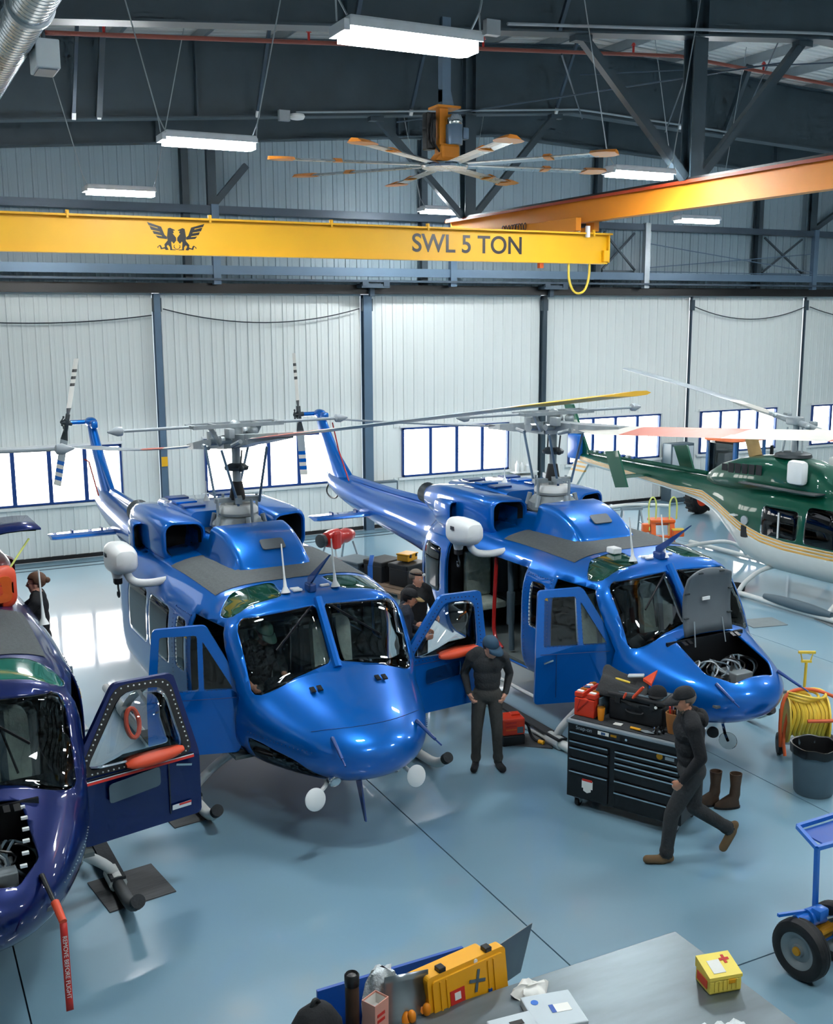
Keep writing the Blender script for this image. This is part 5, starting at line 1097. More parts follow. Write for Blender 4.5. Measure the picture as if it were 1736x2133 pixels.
# man with hands in his pockets, head bowed
a1=math.atan2(-.86,-.46)
person((6.26,10.56,0),a1,'man in grey jacket and blue cap standing with hands in pockets',
  stand(pelvis=(0,0,.94),chest=(.03,0,1.30),neck=(.05,.01,1.46),head=(.13,.035,1.545),shL=(.04,.19,1.40),elL=(-.10,.27,1.16),wrL=(.03,.22,.96),hdL=(.4,-.3,-.9),hnL=(-.2,-1,0),curlL=.7,
  shR=(.03,-.19,1.40),elR=(-.10,-.27,1.16),wrR=(.03,-.22,.96),hdR=(.4,.3,-.9),hnR=(-.2,1,0),curlR=.7,hipL=(0,.09,.9),hipR=(0,-.09,.9),knL=(.02,.12,.49),knR=(.02,-.12,.49),anL=(-.03,.14,.085),anR=(-.03,-.13,.085),toeL=(.15,.19,.045),toeR=(.17,-.16,.045)),
  dict(top='cloth_char',leg='cloth_grey',shoe='cloth_black',skin='skin',w=1.05),(.6,.32,.12),dict(hair='hair_dark',cap='cloth_teal'))
# man walking past the tool chest
aw=math.atan2(.45,-.89)
person((6.94,7.71,0),aw,'man in black hoodie and black cap walking past the tool chest',
  stand(pelvis=(.02,0,.95),chest=(.06,0,1.34),neck=(.07,0,1.54),head=(.12,0,1.66),shL=(.07,.20,1.46),elL=(-.0,.26,1.17),wrL=(.16,.22,.93),hdL=(.6,0,-.8),hnL=(0,-1,0),curlL=1.0,shR=(.05,-.19,1.46),elR=(-.08,-.25,1.18),wrR=(-.02,-.26,.92),
   hipL=(.03,.09,.92),knL=(.22,.09,.52),anL=(.26,.09,.085),toeL=(.45,.10,.045),hipR=(.0,-.09,.92),knR=(-.05,-.10,.50),anR=(-.42,-.10,.26),toeR=(-.36,-.10,.06),soleR=(-.8,0,.2)),
  dict(top='cloth_black',leg='cloth_char',shoe='suede',skin='skin_tan',hood=True,w=1.22,lw=1.18,beard='hair_grey'),(.1,.22),dict(hair='hair_grey',cap='cloth_black',hoodie=True))
# two men talking between the blue helicopters
person((6.78,13.45,0),math.atan2(-.9,.2),'bald man with headlamp and black vest standing between the blue helicopters',
  stand(shL=(0,.2,1.46),elL=(.05,.28,1.18),wrL=(.26,.16,1.10),hdL=(1,-.3,0),shR=(0,-.2,1.46),elR=(.03,-.28,1.18),wrR=(.2,-.18,1.05),hdR=(1,.2,-.2)),
  dict(top='cloth_black',leg='cloth_char',shoe='cloth_black',skin='skin',w=1.12),(.35,.1),dict(hair='hair_grey',hairline=.075,lamp=True))
person((6.2,12.72,0),math.atan2(-.35,.95),'bearded man in tan brimmed cap and navy jacket holding a white cloth',
  stand(chest=(.03,0,1.31),neck=(.06,0,1.49),head=(.10,0,1.60),shL=(.03,.19,1.42),elL=(.08,.26,1.16),wrL=(.30,.14,1.08),hdL=(1,-.2,.1),shR=(.03,-.19,1.42),elR=(.05,-.26,1.15),wrR=(.28,-.10,1.06),hdR=(1,.2,.1)),
  dict(top='cloth_navy',leg='cloth_grey',shoe='cloth_black',skin='skin_tan',beard='hair_dark'),(.0,.3),dict(hair='hair_dark',cap='cloth_black',brim='cloth_tan'))
bm=B(); rs=[[(6.47+.05*math.cos(a)*k,12.58+.07*math.sin(a)*k,1.08+.03*math.sin(3*a)*k-.03*k) for a in [2*PI*i/14 for i in range(14)]] for k in (1,.6,.25)]; rings(bm,rs,cap=(False,True)); o=surf('white_cloth',bm,'paper',None,.01); tag(o,'crumpled white cloth in the hand of the bearded man','cloth')
# mechanic at work on the navy helicopter, on a step stand
person((1.58,13.0,.72),math.atan2(.30,-.95),'woman in black top with hair bun and glasses working on the navy helicopter',
  stand(pelvis=(0,0,.92),chest=(.02,0,1.28),neck=(.02,0,1.46),head=(.03,0,1.58),shL=(.02,.17,1.38),elL=(.22,.26,1.14),wrL=(.36,.22,1.38),hdL=(.15,-.1,1),hnL=(1,0,0),curlL=.6,shR=(.02,-.17,1.38),elR=(.25,-.2,1.22),wrR=(.48,-.16,1.2),hdR=(1,.1,.1),
   hipL=(0,.085,.88),hipR=(0,-.085,.88),knL=(.02,.09,.47),knR=(.02,-.09,.47)),
  dict(top='cloth_black',leg='cloth_black',shoe='cloth_black',skin='skin',w=.95,glove={'L':'plastic_black','R':'plastic_black'},bare='L'),(0,.0),dict(hair='hair_brown',bun=True,glasses=True))
st=empty('step_stand',(1.62,13.05,0),R(2),'grey steel step stand under the woman mechanic','step stand')
bm=B(); box(bm,(0,0,.7),(.6,.62,.04)); obj('platform',bm,'pale_steel',st)
for sx in (-.27,.27):
    for sy in (-.28,.28): bm=B(); beam(bm,(sx*1.1,sy*1.25,0),(sx,sy,.7),.04,.04); obj('leg',bm,'pale_steel',st)
for z in (.24,.47): bm=B(); box(bm,(.32,0,z),(.12,.56,.03)); obj('tread',bm,'pale_steel',st)
for sy in (-.28,.28): bm=B(); beam(bm,(.30,sy,.05),(.22,sy,1.3),.03,.03); obj('rail',bm,'pale_steel',st)
# pilot seated in the middle helicopter
pw=Matrix.Rotation(R(-88),4,'Z'); pp=pw@Vector((1.98,-.52,0))
person((4.17+pp.x,13.45+pp.y,.70),R(-88+0),'seated person in dark top and green cap behind the middle windshield',
  stand(pelvis=(0,0,.46),chest=(.05,.02,.82),neck=(.08,.03,1.0),head=(.13,.05,1.12),shL=(.06,.20,.94),elL=(.12,.27,.68),wrL=(.34,.2,.60),hdL=(1,0,-.2),shR=(.04,-.18,.94),elR=(.08,-.26,.68),wrR=(.32,-.18,.58),hdR=(1,0,-.2),
   hipL=(.02,.09,.42),hipR=(.02,-.09,.42),knL=(.44,.12,.46),knR=(.44,-.12,.46),anL=(.54,.12,.1),anR=(.54,-.12,.1),toeL=(.7,.13,.06),toeR=(.7,-.13,.06)),
  dict(top='cloth_black',leg='cloth_grey',shoe='cloth_black',skin='skin_tan',bare='LR'),(.2,.45),dict(hair='hair_dark',cap='cap_green'))
# ================================================================ props on the floor
# ---- tool chest
tc=empty('tool_chest',(6.52,9.26,0),math.atan2(-.888,.46),'black roller tool chest with silver drawer edges','tool chest')
L_,D_=1.33,.6
bm=B(); box(bm,(L_/2,D_/2,.555),(L_,D_,.85),bev=.008); obj('cabinet',bm,'black_paint',tc)
bm=B(); box(bm,(L_/2,D_/2,1.0),(L_+.03,D_+.03,.045),bev=.012); obj('worktop',bm,'pale_steel',tc)
bm=B(); box(bm,(L_/2,D_/2,1.025),(L_-.04,D_-.04,.012)); obj('top_mat',bm,'grip_dark',tc)
def drawer(x0,x1,z0,z1):
    bm=B(); box(bm,((x0+x1)/2,-.008,(z0+z1)/2),(x1-x0,.02,z1-z0-.006),bev=.003); d=obj('drawer',bm,'black_paint',tc)
    bm=B(); beam(bm,(x0+.005,-.026,z1-.012),(x1-.005,-.026,z1-.012),.018,.016); obj('drawer_pull',bm,'chrome',d)
drawer(.035,1.295,.80,.90)
for a,b in ((.725,.795),(.60,.72),(.455,.595),(.155,.45)): drawer(.035,.50,a,b)
for a,b in ((.735,.795),(.67,.73),(.605,.665),(.47,.60),(.335,.465),(.155,.33)): drawer(.575,1.295,a,b)
bm=B(); box(bm,(L_/2,-.004,.942),(L_-.06,.012,.07)); obj('header_strip',bm,'black_paint',tc)
text_mesh('brand_lettering','Snap-on',.06,'pale_steel',tc,(.20,-.012,.945),(R(90),0,0),ext=.001)
bm=B(); box(bm,(.43,-.011,.945),(.13,.004,.04),bev=.001); k=obj('oval_sticker',bm,'paper',tc); bm=B(); box(bm,(.43,-.014,.945),(.05,.002,.028)); obj('sticker_print',bm,'screen_blue',k)
bm=B(); box(bm,(.55,-.011,.945),(.07,.004,.025)); obj('badge_sticker',bm,'gold_metal',tc)
bm=B(); cyl(bm,(.70,-.008,.94),(.70,-.022,.94),.014,n=14); obj('lock',bm,'chrome',tc)
bm=B(); cyl(bm,(1.08,-.02,.85),(1.08,-.024,.85),.035,n=20); obj('round_sticker',bm,'gold_metal',tc); bm=B(); box(bm,(1.19,-.02,.845),(.10,.004,.035)); obj('name_plate',bm,'pale_steel',tc)
bm=B(); box(bm,(.26,-.02,.32),(.13,.004,.09)); k=obj('parts_sticker',bm,'paper',tc); bm=B(); box(bm,(.26,-.023,.37),(.12,.002,.025)); obj('sticker_print',bm,'sticker_red',k)
bm=B(); prism(bm,[(-.045,0),(.045,0),(.045,-.03),(0,-.05),(-.045,-.03)],-.023,-.019,lambda a,b,c:(.26+a,c,.275+b)); obj('crest_sticker',bm,'paper',tc)
for x in (.1,L_-.1):
    for y in (.08,D_-.08):
        bm=B(); box(bm,(x,y,.118),(.08,.08,.02)); beam(bm,(x-.03,y,.11),(x-.03,y+.02,.05),.012,.05); beam(bm,(x+.03,y,.11),(x+.03,y+.02,.05),.012,.05); c=obj('caster',bm,'pale_steel',tc)
        bm=B(); cyl(bm,(x-.022,y+.02,.055),(x+.022,y+.02,.055),.055,n=18); obj('caster_wheel',bm,'black_rubber',c)
for k in range(5):
    bm=B(); tube(bm,[(L_+.02+.012*k,.15+.05*k,.86),(L_+.05,.10+.05*k,.6),(L_+.04,.18+.03*k,.32+.03*k),(L_+.05,.30+.03*k,.62),(L_+.02,.26+.03*k,.86)],.008,6,smooth=2); obj('hanging_cable',bm,'plastic_grey' if k%2 else 'black_rubber',tc,smooth=True)
tw=tc.matrix_basis.copy() if False else Matrix.Translation((6.52,9.26,0))@Matrix.Rotation(math.atan2(-.888,.46),4,'Z')
TZ=1.034
def on_chest(name,x,y,label,cat,rz=0,z=TZ):
    p=tw@Vector((x,y,z)); return empty(name,p,math.atan2(-.888,.46)+rz,label,cat)
rt=on_chest('red_toolbox',.135,.32,'red cantilever toolbox at the end of the chest top','toolbox')
bm=B(); box(bm,(0,0,.10),(.24,.42,.2),bev=.008); obj('box_body',bm,'toolbox_red',rt)
for s in (-1,1):
    bm=B(); box(bm,(s*.075,0,.235),(.10,.40,.05),bev=.004); tr=obj('tray',bm,'toolbox_red',rt)
    for j in range(5): bm=B(); box(bm,(s*.075,-.15+.075*j,.266),(.07,.045,.014),rot=(0,0,.3*j)); obj('small_tool',bm,('paper','gold_metal','screen_blue')[j%3],tr)
for s in (-1,1): bm=B(); beam(bm,(-.09,-.215,.05),(.05*s,-.215,.2),.012,.006); obj('hinge_arm',bm,'red',rt)
bk=on_chest('green_binder',.285,.34,'thin green binder standing between toolbox and black case','binder'); bm=B(); box(bm,(0,0,.11),(.03,.30,.22),bev=.003); obj('cover',bm,'cap_green' if False else 'plastic_grey',bk)
tb=on_chest('orange_tumbler',.335,.12,'orange tumbler with clear lid on the tool chest','tumbler'); bm=B(); lathe(bm,[(.028,0),(.032,.01),(.042,.13),(.043,.15)],n=20); obj('cup',bm,'orange_plastic',tb,smooth=40); bm=B(); lathe(bm,[(.044,.15),(.046,.155),(.044,.17),(.02,.175)],n=20); obj('lid',bm,'glass_clear',tb,smooth=40); bm=B(); lathe(bm,[(.0285,-.001),(.030,.012)],n=20); obj('base_ring',bm,'chrome',tb)
cs=on_chest('black_case',.68,.40,'black hard case on the tool chest under the jacket','case')
bm=B(); box(bm,(0,0,.12),(.62,.33,.24),bev=.02); obj('case_body',bm,'plastic_black',cs); bm=B(); box(bm,(0,0,.275),(.66,.36,.06),bev=.018); obj('case_lid',bm,'plastic_black',cs)
bm=B(); box(bm,(0,0,.307),(.56,.26,.012),bev=.004); obj('lid_panel',bm,'plastic_grey',cs); bm=B(); tube(bm,[(-.1,-.18,.15),(-.08,-.20,.13),(.08,-.20,.13),(.1,-.18,.15)],.012,6,smooth=1); obj('handle',bm,'plastic_black',cs,smooth=True)
for s in (-1,1): bm=B(); box(bm,(s*.2,-.178,.235),(.06,.02,.07),bev=.005); obj('latch',bm,'plastic_black',cs)
bm=B(); cyl(bm,(.24,-.182,.24),(.24,-.19,.24),.016,n=12); obj('lock_dot',bm,'paper',cs)
cz=TZ+.315
cp=on_chest('ball_cap',.86,.40,'black ball cap lying on the black case','cap',rz=.2,z=cz)
bm=B(); rings(bm,[[(.10*math.cos(a)*math.cos(b*PI/2)**.7,.085*math.sin(a)*math.cos(b*PI/2)**.7,.005+.10*math.sin(b*PI/2)) for a in [2*PI*i/20 for i in range(20)]] for b in [k/8 for k in range(9)]]); obj('crown',bm,'cloth_black',cp,smooth=True)
bm=B(); rings(bm,[[(.085*math.sin(t),-.06-(.03+.07*q)*math.cos(t),.008+.002*q) for t in [-1.2+2.4*i/10 for i in range(11)]] for q in (0,.5,1)],closed=False); surf('brim',bm,'cloth_black',cp,.006)
jk=on_chest('work_jacket',.46,.44,'dark grey folded jacket with orange trim heaped on the black case','jacket',z=cz)
bm=B(); nx,ny=16,12; rs=[]
for i in range(nx):
    u=i/(nx-1); r=[]
    for j in range(ny):
        v=j/(ny-1); x=-.27+.54*u; y=-.22+.40*v; z=.05+.09*(1-u)*v+.03*math.sin(5*u+3*v)+.02*math.sin(9*v)-(.14*max(0,.35-v)/.35 if v<.35 else 0); r.append((x+.03*math.sin(6*v),y,z))
    rs.append(r)
rings(bm,rs,closed=False); surf('fabric',bm,'cloth_grey' if False else 'cloth_char',jk,.03)
bm=B(); prism(bm,[(0,0),(.12,-.05),(.10,.15)],0,.03,lambda a,b,c:(.20+a,.02+b,.10+c+.5*b)); obj('orange_flap',bm,'orange_cover',jk)
bm=B(); box(bm,(.10,.06,.13),(.18,.06,.025),rot=(.2,-.15,.2),bev=.01); obj('grey_flap',bm,'light_box',jk)
for n,(x0,y0,z0,x1,y1,z1,r,m,nm,lb) in enumerate(((.42,.28,cz+.135,.60,.26,cz+.125,.013,'hose_yellow','screwdriver','yellow handled screwdriver lying across the grey jacket'),(.66,.20,cz-.02,.78,.20,cz+.13,.018,'orange_cover','pruning_saw_handle','orange tool handle slanting down the black case'),(.56,.19,cz-.04,.59,.19,cz+.03,.013,'orange_cover','orange_clip','short orange clip on the jacket hem'))):
    bm=B(); a=tw@Vector((x0,y0,z0)); b=tw@Vector((x1,y1,z1)); 
    tube(bm,[a,a+(b-a)*.15,a+(b-a)*.85,b],[r*.6,r,r,r*.7],10); o=obj(nm,bm,m,smooth=True); tag(o,lb,'tool')
    if n==0: bm=B(); cyl(bm,b,b+(b-a)*.35,.005,n=8); obj('shank',bm,'black_paint',o)
cd=on_chest('paper_cards',.54,.10,'two small white cards on the chest top','cards'); 
for j in range(2): bm=B(); box(bm,(0,.035*j,.004),(.09,.03,.006),rot=(0,0,.1)); obj('card',bm,'paper',cd)
kn=on_chest('putty_knife',.76,.08,'scraper with yellow handle near the chest edge','scraper',rz=-.05); bm=B(); tube(bm,[(-.06,0,.014),(.06,0,.014)],.014,10); obj('handle',bm,'plastic_yellow',kn,smooth=True); bm=B(); prism(bm,[(.06,-.015),(.13,-.035),(.22,0),(.12,.035),(.06,.015)],.008,.014); obj('blade',bm,'pale_steel',kn)
po=on_chest('tool_pouch',1.14,.25,'tan leather tool pouch full of small tools on the chest','tool pouch')
bm=B(); rings(bm,[[(w*a,d*b,z) for a,b in rrect(2,2,.6,4)] for w,d,z in ((.08,.06,0),(.10,.07,.12),(.11,.075,.22),(.10,.065,.22),(.09,.055,.06))],cap=(True,True)); obj('pouch',bm,'tan_leather',po,smooth=50)
for j in range(6): bm=B(); cyl(bm,(-.06+.024*j,.0,.1),(-.07+.03*j,.02*(j%3-1),.28+.02*(j%2)),.011,n=8); obj('pouch_tool',bm,('sticker_red','chrome','black_paint','paper')[j%4],po)
pb=on_chest('parts_bag',1.14,.44,'crumpled paper bag of parts behind the tool pouch','bag'); bm=B(); rings(bm,[[(rr*math.cos(a)*(1+.12*math.sin(5*a+z*30)),rr*math.sin(a)*.8,z) for a in [2*PI*i/18 for i in range(18)]] for rr,z in ((.07,0),(.085,.08),(.08,.2),(.05,.26))]); obj('bag_body',bm,'cloth_tan',pb,smooth=50)
cl=on_chest('drill_bits_heap',.98,.15,'small heap of dark sockets and bits on the chest','sockets')
rn=random.Random(3)
for j in range(12): bm=B(); x,y=rn.uniform(-.07,.07),rn.uniform(-.06,.06); lathe(bm,[(.012,0),(.014,.03),(.008,.05)],(x,y,.002),(rn.uniform(-.4,.4),rn.uniform(-.4,.4),1),n=8); obj('socket',bm,('chrome','black_paint','hub_dark')[j%3],cl)
# ---- rubber boots
for n,(x,y,l) in enumerate(((7.96,8.53,'dark brown rubber boot beside the tool chest, left of the pair'),(8.11,8.38,'dark brown rubber boot beside the tool chest, right of the pair'))):
    bt=empty('rubber_boot',(x,y,0),math.atan2(.35,-.93),l,'boot','pair of rubber boots')
    bm=B(); rings(bm,[[(cx+rx*math.cos(a),ry*math.sin(a),z) for a in [2*PI*i/18 for i in range(18)]] for cx,rx,ry,z in ((.05,.145,.052,.02),(.05,.14,.055,.05),(.02,.10,.055,.10),(-.03,.06,.052,.15),(-.035,.055,.053,.25),(-.035,.07,.062,.40),(-.035,.062,.055,.40),(-.035,.05,.045,.2))]); obj('boot_shaft',bm,'leather_brown',bt,smooth=50)
    bm=B(); rings(bm,[[(.05+rx*math.cos(a),ry*math.sin(a),z) for a in [2*PI*i/18 for i in range(18)]] for rx,ry,z in ((.15,.056,0),(.152,.058,.024))]); obj('boot_sole',bm,'black_rubber',bt); bm=B(); box(bm,(-.04,-.058,.36),(.03,.004,.03)); obj('pull_tab',bm,'wood',bt)
# ---- bin
cn=empty('trash_can',(9.22,8.26,0),0,'grey round trash can with black liner bag','trash can')
bm=B(); lathe(bm,[(.205,0),(.215,.02),(.245,.40),(.25,.47),(.262,.475),(.265,.55),(.255,.56),(.24,.5),(.2,.05)],n=36); obj('can_body',bm,'plastic_grey',cn,smooth=40)
bm=B(); rs=[[( (r_+.006*math.sin(9*a))*math.cos(a),(r_+.006*math.sin(9*a))*math.sin(a),z+.008*math.sin(7*a)) for a in [2*PI*i/40 for i in range(40)]] for r_,z in ((.27,.48),(.275,.56),(.272,.58),(.25,.575),(.235,.5),(.2,.32),(.1,.3))]; rings(bm,rs,cap=(False,True)); obj('liner_bag',bm,'black_paint',cn,smooth=60)
# ---- hose reel cart
hc=empty('hose_reel_cart',(9.95,9.1,0),R(-35),'yellow air hose reel cart behind the trash can','hose cart')
bm=B(); lathe(bm,[(.30,-.24),(.30,-.22),(.12,-.2),(.12,.2),(.30,.22),(.30,.24)],(0,0,.46),(1,.0,0),n=24); obj('reel',bm,'hose_yellow',hc,smooth=30)
for j in range(9): bm=B(); rr=.19+.008*(j%3); xj=-.19+.047*j; tube(bm,[(xj+.02*math.sin(3*a),rr*1.15*math.cos(a),.48+rr*1.1*math.sin(a)) for a in [2*PI*i/20 for i in range(20)]],.024,6,closed=True); obj('hose_turn',bm,'hose_yellow',hc,smooth=True)
for j in range(3): bm=B(); tube(bm,[(-.1+.05*j+.16*math.cos(a)*(1+.2*j),.02+.15*math.sin(a),.72+.03*j+.02*math.sin(2*a)) for a in [2*PI*i/18 for i in range(18)]],.018,6,closed=True); obj('loose_hose',bm,'hose_yellow',hc,smooth=True)
bm=B(); tube(bm,[(-.32,-.2,.16),(-.34,-.18,.5),(-.28,-.05,.78),(-.05,.1,.82),(.2,.05,.8),(.42,-.05,.72),(.46,-.2,.55),(.2,-.32,.56),(-.05,-.33,.55)],.022,8,smooth=2); obj('orange_hose',bm,'hose_orange',hc,smooth=True)
bm=B(); tube(bm,[(-.28,-.3,.08),(-.3,-.2,.3),(-.2,0,.6)],.02,8,smooth=2); obj('orange_lead',bm,'hose_orange',hc,smooth=True)
for s in (-1,1):
    bm=B(); lathe(bm,[(.05,-.035),(.13,-.03),(.145,0),(.13,.03),(.05,.035)],(s*.3,-.05,.145),(1,0,0),n=24); obj('cart_wheel',bm,'black_rubber',hc,smooth=40)
bm=B(); tube(bm,[(-.27,.1,.2),(-.27,.2,.5)],.015,6); tube(bm,[(.27,.1,.2),(.27,.2,.5)],.015,6); box(bm,(0,.05,.16),(.5,.3,.02)); obj('cart_frame',bm,'pale_steel',hc)
hd2=empty('pump_handle',(10.42,9.6,0),R(-30),'tall yellow T handle standing behind the hose reel','handle')
bm=B(); cyl(bm,(0,0,0),(.02,0,.98),.018,n=10); obj('shaft',bm,'hose_yellow',hd2,smooth=True); bm=B(); box(bm,(.02,0,.98),(.13,.03,.03)); tube(bm,[(-.03,0,.98),(-.06,0,1.1),(.1,0,1.1),(.07,0,.98)],.01,6); box(bm,(.02,0,1.1),(.22,.035,.035),bev=.008); obj('grip',bm,'hose_yellow',hd2); bm=B(); box(bm,(0,0,.015),(.25,.2,.03),bev=.006); obj('foot_plate',bm,'plastic_yellow',hd2)
# ---- wheeled tow dolly at the right edge
td=empty('tow_dolly',(6.41,5.76,0),math.atan2(.12,1),'blue tow dolly with two rubber tyres at the right edge','dolly')
for n,x in enumerate((0,.46)):
    bm=B(); lathe(bm,[(.155,-.06),(.20,-.075),(.24,-.06),(.252,-.03),(.246,-.022),(.252,-.012),(.252,.012),(.246,.022),(.252,.03),(.24,.06),(.20,.075),(.155,.06)],(x,0,.252),(1,0,0),n=40,cap=False); w=obj('tyre',bm,'black_rubber',td,smooth=40)
    bm=B(); lathe(bm,[(.02,-.055),(.05,-.06),(.055,-.035),(.10,-.025),(.13,-.05),(.158,-.058),(.16,-.045),(.14,.03),(.03,.05)],(x,0,.252),(1,0,0),n=32); obj('wheel_rim',bm,'wheel_grey',w,smooth=40)
    bm=B(); lathe(bm,[(.035,-.07),(.04,-.055),(.02,-.05)],(x,0,.252),(1,0,0),n=12); obj('hub_nut',bm,'gold_metal',w)
bm=B(); cyl(bm,(.06,0,.252),(.42,0,.252),.035,n=12); obj('axle',bm,'blue_equip',td)
bm=B(); box(bm,(.25,.02,.34),(.18,.16,.12),bev=.02); cyl(bm,(.16,-.05,.36),(.36,-.05,.36),.035,n=12); obj('hydraulic_pump',bm,'gold_metal',td)
bm=B(); cyl(bm,(.02,.08,.45),(.14,.06,.45),.05,n=16); cyl(bm,(.14,.06,.45),(.3,.04,.45),.075,n=20); box(bm,(.22,0,.50),(.12,.1,.1),bev=.02); obj('pump_motor',bm,'blue_equip',td,smooth=40)
bm=B(); beam(bm,(-.12,.15,.52),(.16,.08,.5),.025,.025); obj('pump_lever',bm,'blue_equip',td)
bm=B(); tube(bm,[(.2,-.08,.5),(.3,-.14,.52),(.4,-.1,.4),(.38,0,.34)],.012,6,smooth=2); obj('hydraulic_line',bm,'chrome',td,smooth=True)
bm=B()
for a,b in (((.33,.12,.36),(.30,.12,1.0)),((.95,.02,.05),(.95,.02,1.0)),((.30,.12,1.0),(.95,.02,1.0)),((.30,.12,1.0),(.44,.42,1.03)),((.95,.02,1.0),(1.08,.36,1.03)),((.44,.42,1.03),(1.08,.36,1.03)),((.33,.12,.4),(.95,.02,.4)),((1.08,.36,.05),(1.08,.36,1.03))): beam(bm,a,b,.035,.035)
obj('frame',bm,'blue_equip',td); bm=B(); box(bm,(.69,.23,1.0),(.56,.26,.015),rot=(0,0,-.1)); obj('tray',bm,'bin_blue',td)
# ---- red jump pack and its lead
hb=empty('red_power_unit',(6.93,11.1,0),R(-12),'red and black ground power box behind the standing man','power unit')
bm=B(); box(bm,(0,0,.07),(.30,.28,.14),bev=.015); obj('base',bm,'black_paint',hb); bm=B(); box(bm,(0,0,.25),(.30,.28,.22),bev=.025); obj('housing',bm,'toolbox_red',hb)
for j in range(3): bm=B(); box(bm,(-.04,-.142,.22+.045*j),(.14,.008,.018)); obj('vent_slot',bm,'red' if j else 'orange',hb)
bm=B(); box(bm,(.08,-.142,.21),(.08,.008,.08)); obj('control_panel',bm,'plastic_grey',hb); bm=B(); box(bm,(.06,.02,.37),(.12,.1,.03),bev=.008); obj('carry_handle',bm,'toolbox_red',hb)
bm=B(); tube(bm,[(.15,0,.26),(.24,0,.22),(.26,-.02,.08),(.30,-.1,.03),(.34,-.16,.03)],.018,8,smooth=2); obj('power_lead',bm,'black_rubber',hb,smooth=True); bm=B(); cyl(bm,(.33,-.15,.03),(.37,-.21,.03),.028,n=12); obj('plug',bm,'plastic_yellow',hb)
# ---- floor mats under the skids
def fmat(x,y,w,d,rz,m,label): bm=B(); box(bm,(0,0,.006),(w,d,.012)); o=obj('floor_mat',bm,m,loc=(x,y,0),rot=(0,0,rz)); tag(o,label,'mat','skid mats'); return o
fmat(1.83,9.71,.64,.64,R(8),'mat_floor','dark striped square mat under the navy skid tip')
fmat(7.22,10.98,.5,.42,R(-40),'mat_floor','dark grey mat beside the red power box')
fmat(13.75,13.67,.68,.5,R(-12),'mat_grey','grey mat lying free on the floor near the green helicopter')
fmat(14.95,13.05,.6,.6,R(-12),'mat_grey','grey mat half hidden by the right picture edge')
fmat(15.3,17.3,.6,.4,R(-12),'mat_grey','thin grey mat beneath the far skid of the green helicopter')
fmat(2.72,11.0,.5,.5,R(8),'mat_floor','dark mat beneath the skid between navy and middle helicopter')
# ---- cases on a pallet behind
pl=empty('pallet',(8.95,19.35,0),R(20),'low wooden pallet carrying black transport cases','pallet')
for j in range(5): bm=B(); box(bm,(-.5+.25*j,0,.10),(.2,2.6,.025)); obj('plank',bm,'wood',pl)
for j in range(3): bm=B(); box(bm,(0,-1.1+1.1*j,.045),(1.2,.1,.085)); obj('bearer',bm,'wood',pl)
def case(x,y,z,w,d,h,rz,m,label,lid=True):
    c=empty('transport_case',(x,y,z),rz,label,'case','transport cases'); bm=B(); box(bm,(0,0,h*.4),(w,d,h*.8),bev=.02); obj('shell',bm,m,c); bm=B(); box(bm,(0,0,h*.9),(w+.03,d+.03,h*.22),bev=.02); obj('lid',bm,m,c)
    for s in (-1,1): bm=B(); box(bm,(s*w*.3,-d/2-.01,h*.76),(.05,.02,.07),bev=.004); obj('latch',bm,'black_paint',c)
    return c
case(9.28,18.75,.115,.62,.5,.44,R(20),'plastic_black','black transport case with the yellow box on it')
case(9.0,19.35,.115,.6,.5,.42,R(20),'plastic_black','black transport case in the middle of the pallet')
case(8.75,20.1,.115,.6,.7,.3,R(20),'plastic_grey','low slate grey transport case at the far end of the pallet')
case(7.8,20.45,0,.5,.45,.34,R(20),'plastic_grey','slate grey transport case standing beside the pallet')
case(9.30,18.85,.575,.34,.28,.15,R(30),'plastic_yellow','small yellow case lying on top of a black case')
bt=empty('blue_bracket',(8.35,18.55,0),R(20),'upright blue steel bracket beside the black cases','bracket'); bm=B(); beam(bm,(0,0,0),(0,0,.62),.08,.06); beam(bm,(0,0,.6),(.3,.25,.72),.08,.06); obj('arm',bm,'blue_equip',bt); bm=B(); box(bm,(0,0,.02),(.3,.3,.04)); obj('foot',bm,'blue_equip',bt)
en=empty('red_engine',(9.05,21.75,0),R(25),'red engine on a stand near the hangar doors','engine')
bm=B(); lathe(bm,[(.05,-.45),(.16,-.43),(.2,-.3),(.2,-.05),(.15,.0),(.17,.2),(.12,.4),(.04,.5)],(0,0,.55),(1,0,.0),n=20); obj('engine_body',bm,'red',en,smooth=40)
bm=B(); box(bm,(-.3,-.2,.55),(.22,.12,.4),bev=.05); obj('inlet_case',bm,'red',en); bm=B(); lathe(bm,[(.05,0),(.14,.02),(.15,.12),(.05,.14)],(-.5,0,.55),(-1,0,0),n=16); obj('gearbox',bm,'hub_dark',en,smooth=40)
for sx in (-.3,.3):
    for sy in (-.22,.22): bm=B(); beam(bm,(sx*1.2,sy*1.2,0),(sx,sy*.6,.42),.035,.035); obj('stand_leg',bm,'pale_steel',en)
yb=empty('yellow_step_stool',(6.72,12.95,0),R(10),'yellow step stool at the feet of the two talking men','stool'); bm=B(); box(bm,(0,0,.54),(.4,.32,.05),bev=.01); obj('step',bm,'plastic_yellow',yb)
for sx in (-.15,.15):
    for sy in (-.12,.12): bm=B(); beam(bm,(sx*1.3,sy*1.3,0),(sx,sy,.52),.06,.05); obj('leg',bm,'plastic_yellow',yb)
